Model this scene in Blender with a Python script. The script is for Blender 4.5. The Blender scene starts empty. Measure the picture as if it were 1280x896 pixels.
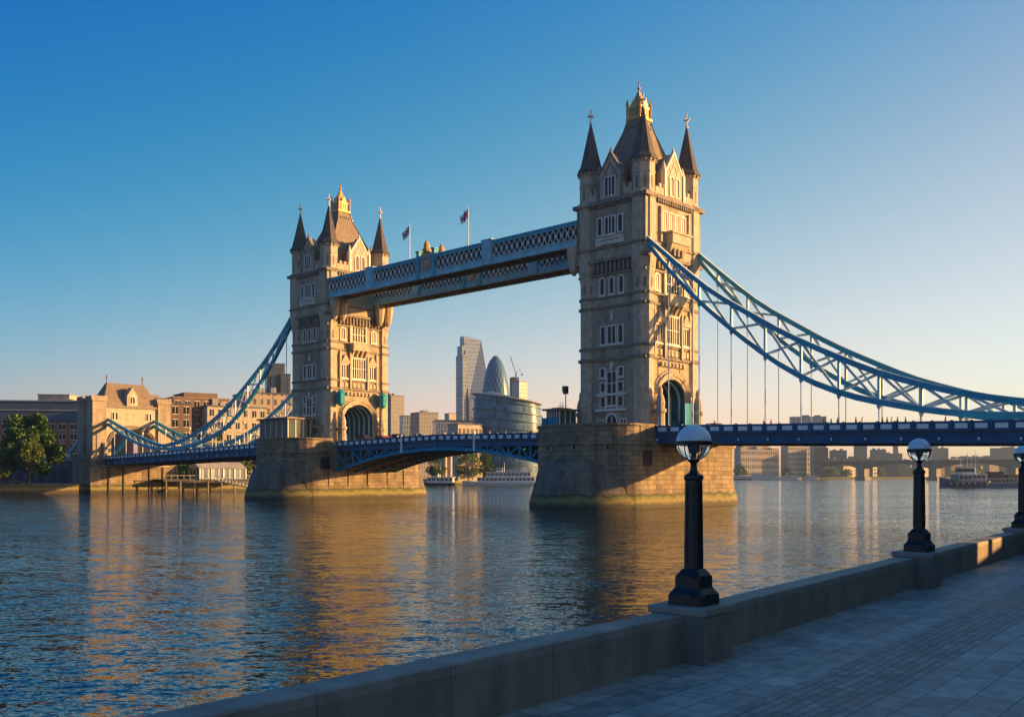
import bpy, bmesh, math, random
from mathutils import Vector, Matrix
random.seed(7)
R = math.radians; PI = math.pi
sc = bpy.context.scene
col = sc.collection
# ------------------------------------------------------------------ camera, sky, sun, exposure
F = 1215.0; HY_ = 594.0; CZ = 5.0
cam_d = bpy.data.cameras.new('camera'); cam = bpy.data.objects.new('camera', cam_d); col.objects.link(cam)
cam.location = (0, 0, CZ); cam.rotation_euler = (R(90), 0, 0)
cam_d.sensor_width = 36; cam_d.lens = F/1280*36; cam_d.shift_y = (HY_-448)/1280
cam_d.clip_start = 0.1; cam_d.clip_end = 30000
sc.camera = cam
SUN_AZ = R(85); SUN_EL = R(10.5)
w = bpy.data.worlds.new('World'); sc.world = w; w.use_nodes = True
nt = w.node_tree; bg = nt.nodes['Background']
sky = nt.nodes.new('ShaderNodeTexSky'); sky.sky_type = 'NISHITA'; sky.sun_disc = False
sky.sun_elevation = R(8); sky.sun_rotation = SUN_AZ
sky.air_density = 1.0; sky.dust_density = 1.0; sky.ozone_density = 4.0; sky.altitude = 0
# the clear evening air: deeper blue away from the sun, warmer towards it, by direction in the sky
K0, K1, K2, K3, K4, K5 = (1.05, 0.168, 0.05), (-2.013, 0.092, -1.772), (-0.157, 0.425, 0.32), (11.098, 1.106, -0.6), (-10.374, -2.243, 3.706), (-2.426, -1.144, -0.686)
_tc = nt.nodes.new('ShaderNodeTexCoord')
def _dot(vec, lo, hi):
    d = nt.nodes.new('ShaderNodeVectorMath'); d.operation = 'DOT_PRODUCT'; d.inputs[1].default_value = vec
    nt.links.new(_tc.outputs['Generated'], d.inputs[0])
    c = nt.nodes.new('ShaderNodeClamp'); c.inputs[1].default_value = lo; c.inputs[2].default_value = hi
    nt.links.new(d.outputs['Value'], c.inputs[0]); return c.outputs[0]
_e = _dot((0, 0, 1), 0.0, 0.44); _m = _dot((math.sin(SUN_AZ), math.cos(SUN_AZ), 0), -0.45, 0.55)
def _mul(a_, b_):
    n = nt.nodes.new('ShaderNodeMath'); n.operation = 'MULTIPLY'; nt.links.new(a_, n.inputs[0]); nt.links.new(b_, n.inputs[1]); return n.outputs[0]
_cur = None
for _k, _f in ((K1, _e), (K2, _m), (K3, _mul(_e, _m)), (K4, _mul(_e, _e)), (K5, _mul(_m, _m))):
    n = nt.nodes.new('ShaderNodeVectorMath'); n.operation = 'MULTIPLY_ADD'; n.inputs[1].default_value = _k
    nt.links.new(_f, n.inputs[0])
    if _cur is None: n.inputs[2].default_value = K0
    else: nt.links.new(_cur, n.inputs[2])
    _cur = n.outputs[0]
_sp = nt.nodes.new('ShaderNodeSeparateXYZ'); _cb = nt.nodes.new('ShaderNodeCombineXYZ'); nt.links.new(_cur, _sp.inputs[0])
for _i in range(3):
    n = nt.nodes.new('ShaderNodeMath'); n.operation = 'POWER'; n.inputs[0].default_value = math.e
    nt.links.new(_sp.outputs[_i], n.inputs[1]); nt.links.new(n.outputs[0], _cb.inputs[_i])
vm = nt.nodes.new('ShaderNodeVectorMath'); vm.operation = 'MULTIPLY'
nt.links.new(_cb.outputs[0], vm.inputs[0]); nt.links.new(sky.outputs[0], vm.inputs[1]); nt.links.new(vm.outputs[0], bg.inputs[0])
bg.inputs[1].default_value = 0.1176
sd = bpy.data.lights.new('sun', 'SUN'); sun = bpy.data.objects.new('sun', sd); col.objects.link(sun)
sd.energy = 5.0; sd.angle = R(0.53); sd.color = (1.0, 0.53, 0.17)
sdir = Vector((math.sin(SUN_AZ)*math.cos(SUN_EL), math.cos(SUN_AZ)*math.cos(SUN_EL), math.sin(SUN_EL)))
sun.rotation_euler = sdir.to_track_quat('Z', 'Y').to_euler(); sun.location = (200, 20, 80)
sc.view_settings.view_transform = 'Standard'; sc.view_settings.look = 'None'
sc.view_settings.exposure = 1.35; sc.view_settings.gamma = 1; sc.view_settings.use_curve_mapping = False
sc.render.engine = 'CYCLES'; sc.cycles.use_denoising = True
sc.cycles.max_bounces = 6; sc.cycles.volume_bounces = 0; sc.cycles.caustics_reflective = False; sc.cycles.caustics_refractive = False
HAZE = 0.0001

# ------------------------------------------------------------------ helpers
class MB:
    """collects faces of one mesh; xf maps local coordinates before storing"""
    def __init__(s, xf=None): s.v = []; s.f = []; s.m = []; s.xf = xf; s.cm = 0
    def vert(s, p):
        s.v.append(tuple(s.xf(*p)) if s.xf else tuple(p)); return len(s.v)-1
    def face(s, ids): s.f.append(ids); s.m.append(s.cm)
    def box(s, x0, x1, y0, y1, z0, z1):
        i = [s.vert(p) for p in ((x0,y0,z0),(x1,y0,z0),(x1,y1,z0),(x0,y1,z0),(x0,y0,z1),(x1,y0,z1),(x1,y1,z1),(x0,y1,z1))]
        for q in ((0,3,2,1),(4,5,6,7),(0,1,5,4),(1,2,6,5),(2,3,7,6),(3,0,4,7)): s.face([i[k] for k in q])
    def loft(s, rings, closed=True, cap0=True, cap1=True):
        ids = [[s.vert(p) for p in r] for r in rings]; n = len(ids[0])
        for a, b in zip(ids, ids[1:]):
            for k in range(n if closed else n-1):
                s.face([a[k], a[(k+1) % n], b[(k+1) % n], b[k]])
        if closed and cap0: s.face(ids[0][::-1])
        if closed and cap1: s.face(ids[-1])
    def prism(s, pts, vec):
        v = Vector(vec); s.loft([pts, [tuple(Vector(p)+v) for p in pts]])
    def lathe(s, prof, n=8, c=(0,0), ph=0.0, sx=1, sy=1):
        s.loft([[(c[0]+sx*r*math.cos(ph+2*PI*k/n), c[1]+sy*r*math.sin(ph+2*PI*k/n), z) for k in range(n)] for r, z in prof])
    def bar(s, p, q, w, h, up=(0,0,1)):
        p = Vector(p); q = Vector(q); d = (q-p)
        if d.length < 1e-6: return
        d.normalize(); u = Vector(up); sd_ = d.cross(u)
        if sd_.length < 1e-3: sd_ = d.cross(Vector((1,0,0)))
        sd_.normalize(); u = sd_.cross(d)
        o = [(-w/2,-h/2),(w/2,-h/2),(w/2,h/2),(-w/2,h/2)]
        s.loft([[tuple(c+sd_*a+u*b) for a, b in o] for c in (p, q)])
    def tube(s, pts, r, n=6):
        P = [Vector(p) for p in pts]; rings = []
        for i, p in enumerate(P):
            d = (P[min(i+1, len(P)-1)]-P[max(i-1, 0)]).normalized()
            a = d.cross(Vector((0,0,1)))
            if a.length < 1e-3: a = d.cross(Vector((0,1,0)))
            a.normalize(); b = a.cross(d)
            rr = r[i] if isinstance(r, (list, tuple)) else r
            rings.append([tuple(p+a*rr*math.cos(2*PI*k/n)+b*rr*math.sin(2*PI*k/n)) for k in range(n)])
        s.loft(rings)
    def build(s, name, mat, parent=None, smooth=False):
        me = bpy.data.meshes.new(name); me.from_pydata(s.v, [], s.f)
        for m in (mat if isinstance(mat, (list, tuple)) else [mat]): me.materials.append(m)
        for p, k in zip(me.polygons, s.m): p.material_index = k
        bm = bmesh.new(); bm.from_mesh(me); bmesh.ops.recalc_face_normals(bm, faces=bm.faces); bm.to_mesh(me); bm.free()
        if smooth:
            me.shade_smooth()
            me.set_sharp_from_angle(angle=R(40))
        o = bpy.data.objects.new(name, me); col.objects.link(o)
        if parent: o.parent = parent
        return o

def tag(o, label, cat, group=None):
    o['label'] = label; o['category'] = cat
    if group: o['group'] = group
    return o
def root(name, label, cat, loc=(0,0,0), rz=0, group=None):
    o = bpy.data.objects.new(name, None); col.objects.link(o); o.empty_display_size = 0.5
    o.location = loc; o.rotation_euler = (0, 0, rz); return tag(o, label, cat, group)
def structure(o): o['kind'] = 'structure'; return o
def copy_tree(o, parent=None, label=None):
    c = o.copy(); col.objects.link(c); c.parent = parent
    if label: c['label'] = label
    for ch in list(o.children): copy_tree(ch, c)
    return c
def at(px, depth): return ((px-640)/F*depth, depth)
def zat(py, depth): return CZ+(HY_-py)/F*depth

# ------------------------------------------------------------------ materials
def new_mat(name):
    m = bpy.data.materials.new(name); m.use_nodes = True
    return m, m.node_tree, m.node_tree.nodes['Principled BSDF']
def N(t, k, **kw):
    n = t.nodes.new(k)
    for a, b in kw.items(): setattr(n, a, b)
    return n
def ramp(t, stops):
    r = N(t, 'ShaderNodeValToRGB'); e = r.color_ramp.elements
    while len(e) < len(stops): e.new(0.5)
    for k, (p, c) in enumerate(stops): e[k].position = p; e[k].color = (*c, 1) if len(c) == 3 else c
    return r
def plain(name, c, rough=0.6, metal=0.0, var=0.15, scale=1.5, bump=0.0, spec=0.5):
    m, t, b = new_mat(name)
    tc = N(t, 'ShaderNodeTexCoord'); no = N(t, 'ShaderNodeTexNoise'); no.inputs['Scale'].default_value = scale; no.inputs['Detail'].default_value = 6
    t.links.new(tc.outputs['Object'], no.inputs['Vector'])
    lo = tuple(x*(1-var) for x in c); hi = tuple(min(1, x*(1+var)) for x in c)
    r = ramp(t, [(0.3, lo), (0.7, hi)]); t.links.new(no.outputs['Fac'], r.inputs[0]); t.links.new(r.outputs[0], b.inputs['Base Color'])
    b.inputs['Roughness'].default_value = rough; b.inputs['Metallic'].default_value = metal; b.inputs['Specular IOR Level'].default_value = spec
    if bump:
        bp = N(t, 'ShaderNodeBump'); bp.inputs['Strength'].default_value = bump; bp.inputs['Distance'].default_value = 0.05
        t.links.new(no.outputs['Fac'], bp.inputs['Height']); t.links.new(bp.outputs[0], b.inputs['Normal'])
    return m
def masonry(name, c1, c2, mortar, bw=1.2, bh=0.55, msize=0.03, algae=False, stain=0.35, bump=0.4):
    m, t, b = new_mat(name); L = t.links.new
    tc = N(t, 'ShaderNodeTexCoord'); sx = N(t, 'ShaderNodeSeparateXYZ'); L(tc.outputs['Object'], sx.inputs[0])
    ad = N(t, 'ShaderNodeMath', operation='ADD'); L(sx.outputs[0], ad.inputs[0]); L(sx.outputs[1], ad.inputs[1])
    cb = N(t, 'ShaderNodeCombineXYZ'); L(ad.outputs[0], cb.inputs[0]); L(sx.outputs[2], cb.inputs[1])
    br = N(t, 'ShaderNodeTexBrick'); L(cb.outputs[0], br.inputs['Vector'])
    br.inputs['Color1'].default_value = (*c1, 1); br.inputs['Color2'].default_value = (*c2, 1); br.inputs['Mortar'].default_value = (*mortar, 1)
    br.inputs['Scale'].default_value = 1; br.inputs['Brick Width'].default_value = bw; br.inputs['Row Height'].default_value = bh
    br.inputs['Mortar Size'].default_value = msize; br.inputs['Mortar Smooth'].default_value = 0.2; br.inputs['Bias'].default_value = -0.1
    mp = N(t, 'ShaderNodeMapping'); mp.inputs['Scale'].default_value = (0.5, 0.5, 0.09); L(tc.outputs['Object'], mp.inputs[0])
    no = N(t, 'ShaderNodeTexNoise'); no.inputs['Scale'].default_value = 1.0; no.inputs['Detail'].default_value = 8; no.inputs['Roughness'].default_value = 0.65; L(mp.outputs[0], no.inputs[0])
    r = ramp(t, [(0.35, (1-stain,)*3), (0.62, (1.08,)*3)]); L(no.outputs['Fac'], r.inputs[0])
    mx = N(t, 'ShaderNodeMix', data_type='RGBA', blend_type='MULTIPLY'); mx.inputs[0].default_value = 1
    L(br.outputs['Color'], mx.inputs[6]); L(r.outputs[0], mx.inputs[7]); out = mx.outputs[2]
    n2 = N(t, 'ShaderNodeTexNoise'); n2.inputs['Scale'].default_value = 0.6; n2.inputs['Detail'].default_value = 6; L(tc.outputs['Object'], n2.inputs[0])
    if algae:
        # the tide mark: weed and wet stone up to the high water line
        sc_ = N(t, 'ShaderNodeMath', operation='MULTIPLY_ADD'); sc_.inputs[1].default_value = 1.4; L(n2.outputs['Fac'], sc_.inputs[0]); L(sx.outputs[2], sc_.inputs[2])
        rz = ramp(t, [(0.0, (0.035, 0.032, 0.022)), (0.16, (0.055, 0.05, 0.03)), (0.24, (0.23, 0.19, 0.07)), (0.31, (0.12, 0.13, 0.035)), (0.335, (0.05, 0.06, 0.018)), (0.37, (0.05, 0.05, 0.03))])
        dv = N(t, 'ShaderNodeMath', operation='DIVIDE'); dv.inputs[1].default_value = 8.0; L(sc_.outputs[0], dv.inputs[0]); L(dv.outputs[0], rz.inputs[0])
        ra = ramp(t, [(0.345, (1,)*3), (0.375, (0,)*3)]); L(dv.outputs[0], ra.inputs[0])
        m2 = N(t, 'ShaderNodeMix', data_type='RGBA'); L(ra.outputs[0], m2.inputs[0]); L(out, m2.inputs[6]); L(rz.outputs[0], m2.inputs[7]); out = m2.outputs[2]
    L(out, b.inputs['Base Color']); b.inputs['Roughness'].default_value = 0.85
    bp = N(t, 'ShaderNodeBump'); bp.inputs['Strength'].default_value = bump; bp.inputs['Distance'].default_value = 0.06
    sub = N(t, 'ShaderNodeMath', operation='MULTIPLY_ADD'); sub.inputs[1].default_value = -1.0
    L(br.outputs['Fac'], sub.inputs[0]); L(n2.outputs['Fac'], sub.inputs[2]); L(sub.outputs[0], bp.inputs['Height']); L(bp.outputs[0], b.inputs['Normal'])
    return m
def glass_grid(name, glass, frame, bw=1.5, bh=3.6, ms=0.12, rough=0.08, metal=0.0, var=0.4, spec=1.0):
    """curtain wall: panes with their own tint between mullions"""
    m, t, b = new_mat(name); L = t.links.new
    tc = N(t, 'ShaderNodeTexCoord'); sx = N(t, 'ShaderNodeSeparateXYZ'); L(tc.outputs['Object'], sx.inputs[0])
    ad = N(t, 'ShaderNodeMath', operation='ADD'); L(sx.outputs[0], ad.inputs[0]); L(sx.outputs[1], ad.inputs[1])
    cb = N(t, 'ShaderNodeCombineXYZ'); L(ad.outputs[0], cb.inputs[0]); L(sx.outputs[2], cb.inputs[1])
    br = N(t, 'ShaderNodeTexBrick'); L(cb.outputs[0], br.inputs['Vector']); br.offset = 0.0
    br.inputs['Color1'].default_value = (*[x*(1-var) for x in glass], 1); br.inputs['Color2'].default_value = (*[x*(1+var) for x in glass], 1); br.inputs['Mortar'].default_value = (*frame, 1)
    br.inputs['Scale'].default_value = 1; br.inputs['Brick Width'].default_value = bw; br.inputs['Row Height'].default_value = bh; br.inputs['Mortar Size'].default_value = ms
    L(br.outputs['Color'], b.inputs['Base Color'])
    rr = N(t, 'ShaderNodeMath', operation='MULTIPLY_ADD'); rr.inputs[1].default_value = 0.5; rr.inputs[2].default_value = rough; L(br.outputs['Fac'], rr.inputs[0]); L(rr.outputs[0], b.inputs['Roughness'])
    b.inputs['Metallic'].default_value = metal; b.inputs['IOR'].default_value = 1.7 if spec > 0.5 else 1.45; b.inputs['Specular IOR Level'].default_value = .5 if spec > .5 else spec
    return m

M = {}
M['stone'] = masonry('granite_blocks', (0.35, 0.285, 0.195), (0.45, 0.37, 0.26), (0.25, 0.2, 0.14), 1.1, 0.5, 0.03, stain=.45, bump=.3)
M['stone_smooth'] = plain('dressed_stone', (0.42, 0.345, 0.24), 0.8, var=0.22, scale=0.9, bump=0.25)
M['stone_dark'] = plain('weathered_stone', (0.2, 0.17, 0.135), 0.85, var=0.35, scale=1.2, bump=0.3)
M['pale_stone'] = plain('pale_stone', (0.64, 0.59, 0.5), 0.75, var=0.12, scale=2.5)
M['pier'] = masonry('pier_granite', (0.2, 0.155, 0.095), (0.36, 0.28, 0.175), (0.12, 0.095, 0.06), 1.7, 0.72, 0.045, algae=True, stain=0.5, bump=0.6)
M['pier_wet'] = masonry('weathered_pier_granite', (0.15, 0.125, 0.095), (0.2, 0.165, 0.12), (0.09, 0.075, 0.055), 1.2, 0.55, 0.03, algae=True, stain=0.55, bump=0.6)
M['slate'] = plain('roof_slate', (0.19, 0.145, 0.095), 0.7, var=0.2, scale=1.3, bump=0.2)
M['spire'] = masonry('spire_slates', (0.085, 0.075, 0.07), (0.12, 0.105, 0.09), (0.045, 0.04, 0.04), 0.5, 0.42, 0.04, stain=0.2)
M['gold'] = plain('gilding', (0.55, 0.32, 0.085), 0.45, 0.25, var=0.12, scale=2)
M['glass_dark'] = plain('window_glass', (0.012, 0.015, 0.02), 0.25, var=0.5, scale=0.6, spec=0.2)
M['chain_blue'] = plain('bridge_blue_paint', (0.02, 0.29, 0.42), 0.55, var=0.18, scale=0.7, spec=0.3)
M['pale_paint'] = plain('pale_blue_paint', (0.45, 0.58, 0.6), 0.55, var=0.15, scale=0.8)
M['walk_blue'] = plain('walkway_blue_paint', (0.06, 0.33, 0.43), 0.6, var=0.2, scale=0.6, spec=0.3)
M['navy'] = plain('navy_paint', (0.012, 0.09, 0.19), 0.55, var=0.25, scale=0.5, spec=0.3)
M['deck_blue'] = plain('bright_blue_paint', (0.02, 0.235, 0.37), 0.7, var=0.2, scale=0.6, spec=0.15)
M['walk_pale'] = plain('weathered_teal_paint', (0.23, 0.48, 0.55), 0.6, var=0.22, scale=0.7, spec=0.3)
M['white_paint'] = plain('white_paint', (0.75, 0.75, 0.73), 0.45, var=0.08, scale=2)
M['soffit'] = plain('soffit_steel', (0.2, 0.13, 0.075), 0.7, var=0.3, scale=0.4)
M['teal'] = plain('teal_lantern', (0.01, 0.30, 0.34), 0.4, var=0.15)
M['asphalt'] = plain('asphalt', (0.05, 0.05, 0.052), 0.9, var=0.2, scale=1)
M['black'] = plain('black_cast_iron', (0.007, 0.007, 0.008), 0.45, var=0.3, scale=6, bump=0.05)
M['cap'] = plain('grey_painted_cap', (0.66, 0.69, 0.71), 0.32, var=0.06, scale=8)
M['shade_paint'] = plain('painted_shade', (0.02, 0.018, 0.016), 0.9)  # near-black that paints in the shade of openings not cut into walls
M['weed'] = plain('wet_timber', (0.05, 0.045, 0.03), 0.7, var=0.4, scale=1)

def water_mat():
    m, t, b = new_mat('river_water'); L = t.links.new
    b.inputs['Base Color'].default_value = (0.010, 0.022, 0.028, 1); b.inputs['Roughness'].default_value = 0.04; b.inputs['IOR'].default_value = 1.6
    tc = N(t, 'ShaderNodeTexCoord')
    # wave slopes at four sizes, long-crested across the stream; the normal is built from them directly
    cur = None
    pm_ = N(t, 'ShaderNodeMapping'); pm_.inputs['Scale'].default_value = (.012, .03, 1); pm_.inputs['Rotation'].default_value = (0, 0, R(14)); L(tc.outputs['Object'], pm_.inputs[0])
    pn = N(t, 'ShaderNodeTexNoise'); pn.inputs['Scale'].default_value = 1; pn.inputs['Detail'].default_value = 4; L(pm_.outputs[0], pn.inputs[0])
    pr_ = ramp(t, [(.36, (.62,)*3), (.64, (1.3,)*3)]); L(pn.outputs[0], pr_.inputs[0]); patch = pr_.outputs[0]   # gusts and slicks
    for sx_, sy_, sc_, det, ax_, ay_, rot in ((0.22, 1.0, 0.2, 2, .04, .13, 12), (0.28, 1.0, 1.0, 3, .16, .50, -9), (0.40, 1.0, 3.2, 3, .46, 1.05, 6), (.55, 1.0, 9.0, 2, .62, 1.05, -4)):
        mp = N(t, 'ShaderNodeMapping'); mp.inputs['Scale'].default_value = (sx_, sy_, 1); mp.inputs['Rotation'].default_value = (0, 0, R(rot)); L(tc.outputs['Object'], mp.inputs[0])
        no = N(t, 'ShaderNodeTexNoise'); no.inputs['Scale'].default_value = sc_; no.inputs['Detail'].default_value = det; no.inputs['Roughness'].default_value = 0.5; no.inputs['Distortion'].default_value = 0.5
        L(mp.outputs[0], no.inputs[0])
        sb = N(t, 'ShaderNodeVectorMath', operation='SUBTRACT'); sb.inputs[1].default_value = (.5, .5, .5); L(no.outputs['Color'], sb.inputs[0])
        ma = N(t, 'ShaderNodeVectorMath', operation='MULTIPLY_ADD'); sw = N(t, 'ShaderNodeVectorMath', operation='MULTIPLY'); L(sb.outputs[0], sw.inputs[0]); L(patch, sw.inputs[1])
        ma.inputs[1].default_value = (ax_*WAVE, ay_*WAVE, 0); L(sw.outputs[0], ma.inputs[0])
        if cur is None: ma.inputs[2].default_value = (0, 0, 1)
        else: L(cur, ma.inputs[2])
        cur = ma.outputs[0]
    nm = N(t, 'ShaderNodeVectorMath', operation='NORMALIZE'); L(cur, nm.inputs[0]); L(nm.outputs[0], b.inputs['Normal'])
    return m
WAVE = 0.76
M['water'] = water_mat()

# ------------------------------------------------------------------ bridge frame
TH = math.atan2(-.687, .726)
AX = Vector((math.cos(TH), math.sin(TH))); AY = Vector((-math.sin(TH), math.cos(TH)))   # local x along the bridge, local y away from the camera
O = Vector((20.9, 160.0))
def bw(s, y, z=0): p = O+AX*s+AY*y; return (p.x, p.y, z)
S2 = -81.2     # far tower
DECK = 11.6

# ------------------------------------------------------------------ river and land
mb = MB(); mb.face([mb.vert(p) for p in ((-9000,-300,0),(9000,-300,0),(9000,14000,0),(-9000,14000,0))])
structure(mb.build('river_water', M['water']))
bank = [bw(-183, -900), bw(-183, 40), (-45, 500, 0), (10, 700, 0), (150, 930, 0), (253, 1120, 0), (420, 1330, 0), (800, 1480, 0), (4000, 1600, 0)]
M['land'] = plain('bank_ground', (0.10, 0.095, 0.085), 0.9, var=0.3, scale=0.05)
M['quay'] = masonry('quay_wall', (0.17, 0.15, 0.12), (0.22, 0.19, 0.15), (0.1, 0.09, 0.07), 1.6, 0.6, 0.04, algae=True, stain=0.4)
mb = MB(); top = [(p[0], p[1], 2.7) for p in bank]
ids = [mb.vert(p) for p in top]+[mb.vert(p) for p in ((4000, 14000, 2.7), (-9000, 14000, 2.7), (-9000, top[0][1], 2.7))]
mb.face(ids)
structure(mb.build('far_bank_ground', M['land']))
mb = MB(); mb.loft([[(p[0], p[1], -2) for p in bank], [(p[0], p[1], 2.7) for p in bank]], closed=False)
structure(mb.build('quay_wall', M['quay']))

# ------------------------------------------------------------------ bridge towers
def face_xf(face, hx, hy):
    return {'+x': lambda u, d, z: (hx+d, u, z), '-x': lambda u, d, z: (-hx-d, -u, z),
            '-y': lambda u, d, z: (u, -hy-d, z), '+y': lambda u, d, z: (-u, hy+d, z)}[face]
def window(parent, xf, u, z, w_, h, arch=False, cols=2, rows=1, fw=0.22, mat=None, sill=True, proud=0.16):
    """dark pane with a proud stone frame, mullions and sill"""
    def outline(o):
        w2 = w_/2+o
        pts = [(u-w2, z-o), (u+w2, z-o)]
        if arch:
            zs = z+h-w_/2
            for k in range(9):
                a = PI*k/8; pts.append((u+w2*math.cos(a), zs+w2*1.15*math.sin(a)))
        else: pts += [(u+w2, z+h+o), (u-w2, z+h+o)]
        return pts
    p = MB(xf); pts = outline(0.02); p.loft([[(a, -0.05, b) for a, b in pts], [(a, 0.03, b) for a, b in pts]])
    pane = p.build('window', M['glass_dark'], parent)
    f = MB(xf); i_, o_ = outline(0.0), outline(fw); n = len(i_)
    for k in range(n):
        j = (k+1) % n
        f.loft([[(i_[k][0], -0.04, i_[k][1]), (o_[k][0], -0.04, o_[k][1]), (o_[k][0], proud, o_[k][1]), (i_[k][0], proud, i_[k][1])],
                [(i_[j][0], -0.04, i_[j][1]), (o_[j][0], -0.04, o_[j][1]), (o_[j][0], proud, o_[j][1]), (i_[j][0], proud, i_[j][1])]])
    mwid = 0.09
    for c in range(1, cols):
        uu = u-w_/2+w_*c/cols; f.box(uu-mwid, uu+mwid, 0.0, proud*0.7, z, z+h-(0.12*w_ if arch else 0))
    for r in range(1, rows):
        zz = z+h*r/rows; f.box(u-w_/2, u+w_/2, 0.0, proud*0.65, zz-mwid*.8, zz+mwid*.8)
    if sill: f.box(u-w_/2-fw-0.1, u+w_/2+fw+0.1, 0, proud+0.14, z-fw-0.16, z-fw+0.02)
    f.build('window_frame', mat or M['pale_stone'], pane)
    return pane

def make_tower(name, label, s, hy):
    hx = 6.4
    t = root(name, label, 'bridge tower', bw(s, 0, 0), TH)
    z0 = DECK-0.2
    AW, SP = 4.0, 17.0          # portal half width and springing height
    m = MB()
    arc = [(AW*math.cos(PI*k/16), SP+AW*0.82*math.sin(PI*k/16)) for k in range(17)]
    outl = [(-hy, z0), (-hy, 24.4), (hy, 24.4), (hy, z0), (AW, z0)]+arc+[(-AW, z0)]
    m.loft([[(-hx, y, z) for y, z in outl], [(hx, y, z) for y, z in outl]])
    m.box(-hx, hx, -hy, hy, 24.4, 39.2)
    m.box(-hx-.45, hx+.45, -hy-.45, hy+.45, 39.2, 48.3)
    m.build('tower_wall', M['stone'], t)
    # horizontal bands
    b = MB()
    for z, th, o in ((23.3, .5, .3), (25.2, .35, .22), (31.7, .4, .25), (33.3, .35, .22), (36.9, .35, .3), (39.0, .55, .75), (41.1, .35, .65)):
        b.box(-hx-o, hx+o, -hy-o, hy+o, z, z+th)
    b.build('string_course', M['stone_dark'], t)
    for q in (-1, 1):
        b = MB(); b.box(-hx-.55, hx+.55, min(q*(hy+.55), q*(AW+1.2)), max(q*(hy+.55), q*(AW+1.2)), z0, z0+0.9); b.build('base_plinth', M['stone_dark'], t)
    b = MB()
    b.box(-hx-.95, hx+.95, -hy-.95, hy+.95, 48.25, 48.85)
    for fc, hh in (('-y', hx), ('+y', hx), ('+x', hy), ('-x', hy)):
        b.xf = face_xf(fc, hx, hy)
        k = -hh+2.4
        while k < hh-2.2: b.box(k, k+.3, .4, .85, 47.7, 48.28); k += .62
        k = -hh+2.9
        while k < hh-2.7: b.box(k, k+.38, .1, .6, 37.4, 38.9); k += .85
    b.build('cornice', M['stone_dark'], t)
    for fc, hh in (('-y', hx), ('+y', hx), ('+x', hy), ('-x', hy)):
        for q in (-1, 1):
            pz = MB(face_xf(fc, hx, hy))
            pz.box(min(q*2.3, q*(hh-2)), max(q*2.3, q*(hh-2)), .2, .6, 48.84, 50.1)
            k = 2.5
            while k < hh-2.6: pz.box(min(q*k, q*(k+.6)), max(q*k, q*(k+.6)), .18, .62, 50.1, 50.75); k += 1.15
            pz.build('parapet', M['stone_smooth'], t)
    # corner turrets with spires
    r8 = PI/8; cq = 1/math.cos(r8)
    for sx in (-1, 1):
        for sy in (-1, 1):
            c = (sx*(hx-1.15), sy*(hy-1.15))
            m = MB()
            m.lathe([(1.95*cq, z0), (1.95*cq, z0+.9), (1.6*cq, z0+1.3), (1.6*cq, 36.0), (1.72*cq, 36.8), (2.0*cq, 39.3), (2.0*cq, 40.2), (1.85*cq, 40.5), (1.85*cq, 48.0), (2.1*cq, 48.4), (2.1*cq, 48.95),
                     (1.72*cq, 49.2), (1.72*cq, 51.9), (1.8*cq, 52.0), (1.8*cq, 52.25), (1.72*cq, 52.3), (1.72*cq, 53.5), (1.95*cq, 53.9), (1.95*cq, 54.2)], 8, c, r8)
            tu = m.build('turret', M['stone_smooth'], t)
            for z, th in ((23.3, .5), (25.2, .35), (31.7, .4), (33.3, .35), (41.1, .35)):
                rr = (1.78 if z < 40 else 2.0)*cq; m = MB(); m.lathe([(rr, z-.02), (rr, z+th+.02)], 8, c, r8); m.build('turret_band', M['stone_dark'], tu)
            m = MB()
            for k in range(8):   # slit panels under the corbelling and blind panels above
                a = k*PI/4
                if (math.cos(a)*sx > -.1) or (math.sin(a)*sy > -.1):
                    ca, sa = math.cos(a), math.sin(a)
                    for zz, hh_, rr in ((37.3, 1.6, 1.78), (34.2, 1.6, 1.605), (49.6, 1.9, 1.725)):
                        m.prism([(c[0]+ca*(rr+.03)-sa*q, c[1]+sa*(rr+.03)+ca*q, zz+e) for q, e in ((-.22, 0), (.22, 0), (.22, hh_), (-.22, hh_))], (-ca*.2, -sa*.2, 0))
            m.build('slit_panel', M['stone_dark'], tu)
            m = MB(); m.lathe([(2.15*cq, 54.15), (2.15*cq, 54.4), (1.72*cq, 55.1), (1.15*cq, 57.6), (.6*cq, 60.2), (.16, 62.3), (.12, 62.5)], 8, c, r8)
            sp = m.build('spire', M['spire'], tu)
            m = MB(); m.lathe([(.22, 62.3), (.3, 62.6), (.12, 62.8), (.1, 64.6), (.16, 64.7), (.03, 64.95)], 8, c)
            m.bar((c[0]-.55, c[1], 63.7), (c[0]+.55, c[1], 63.7), .2, .24); m.bar((c[0], c[1]-.55, 63.7), (c[0], c[1]+.55, 63.7), .2, .24)
            m.build('finial', M['pale_stone'], sp)
            m = MB()
            for k in range(16):
                a = 2*PI*k/16; p = (c[0]+2.02*math.cos(a), c[1]+2.02*math.sin(a))
                m.box(p[0]-.12, p[0]+.12, p[1]-.12, p[1]+.12, 53.75, 54.2)
            m.build('spire_crest', M['stone_dark'], tu)
    # main roof
    m = MB()
    def rect(a, b_, z): return [(-a, -b_, z), (a, -b_, z), (a, b_, z), (-a, b_, z)]
    bx, by = hx-1.0, hy-1.0
    m.loft([rect(bx, by, 48.8), rect(bx-.3, by-.3, 50.2), rect(bx*.62+.5, by*.62+.5, 55.0), rect(1.75, 1.95, 61.2), rect(1.3, 1.5, 63.0)])
    rf = m.build('roof', M['slate'], t)
    m = MB()
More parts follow.
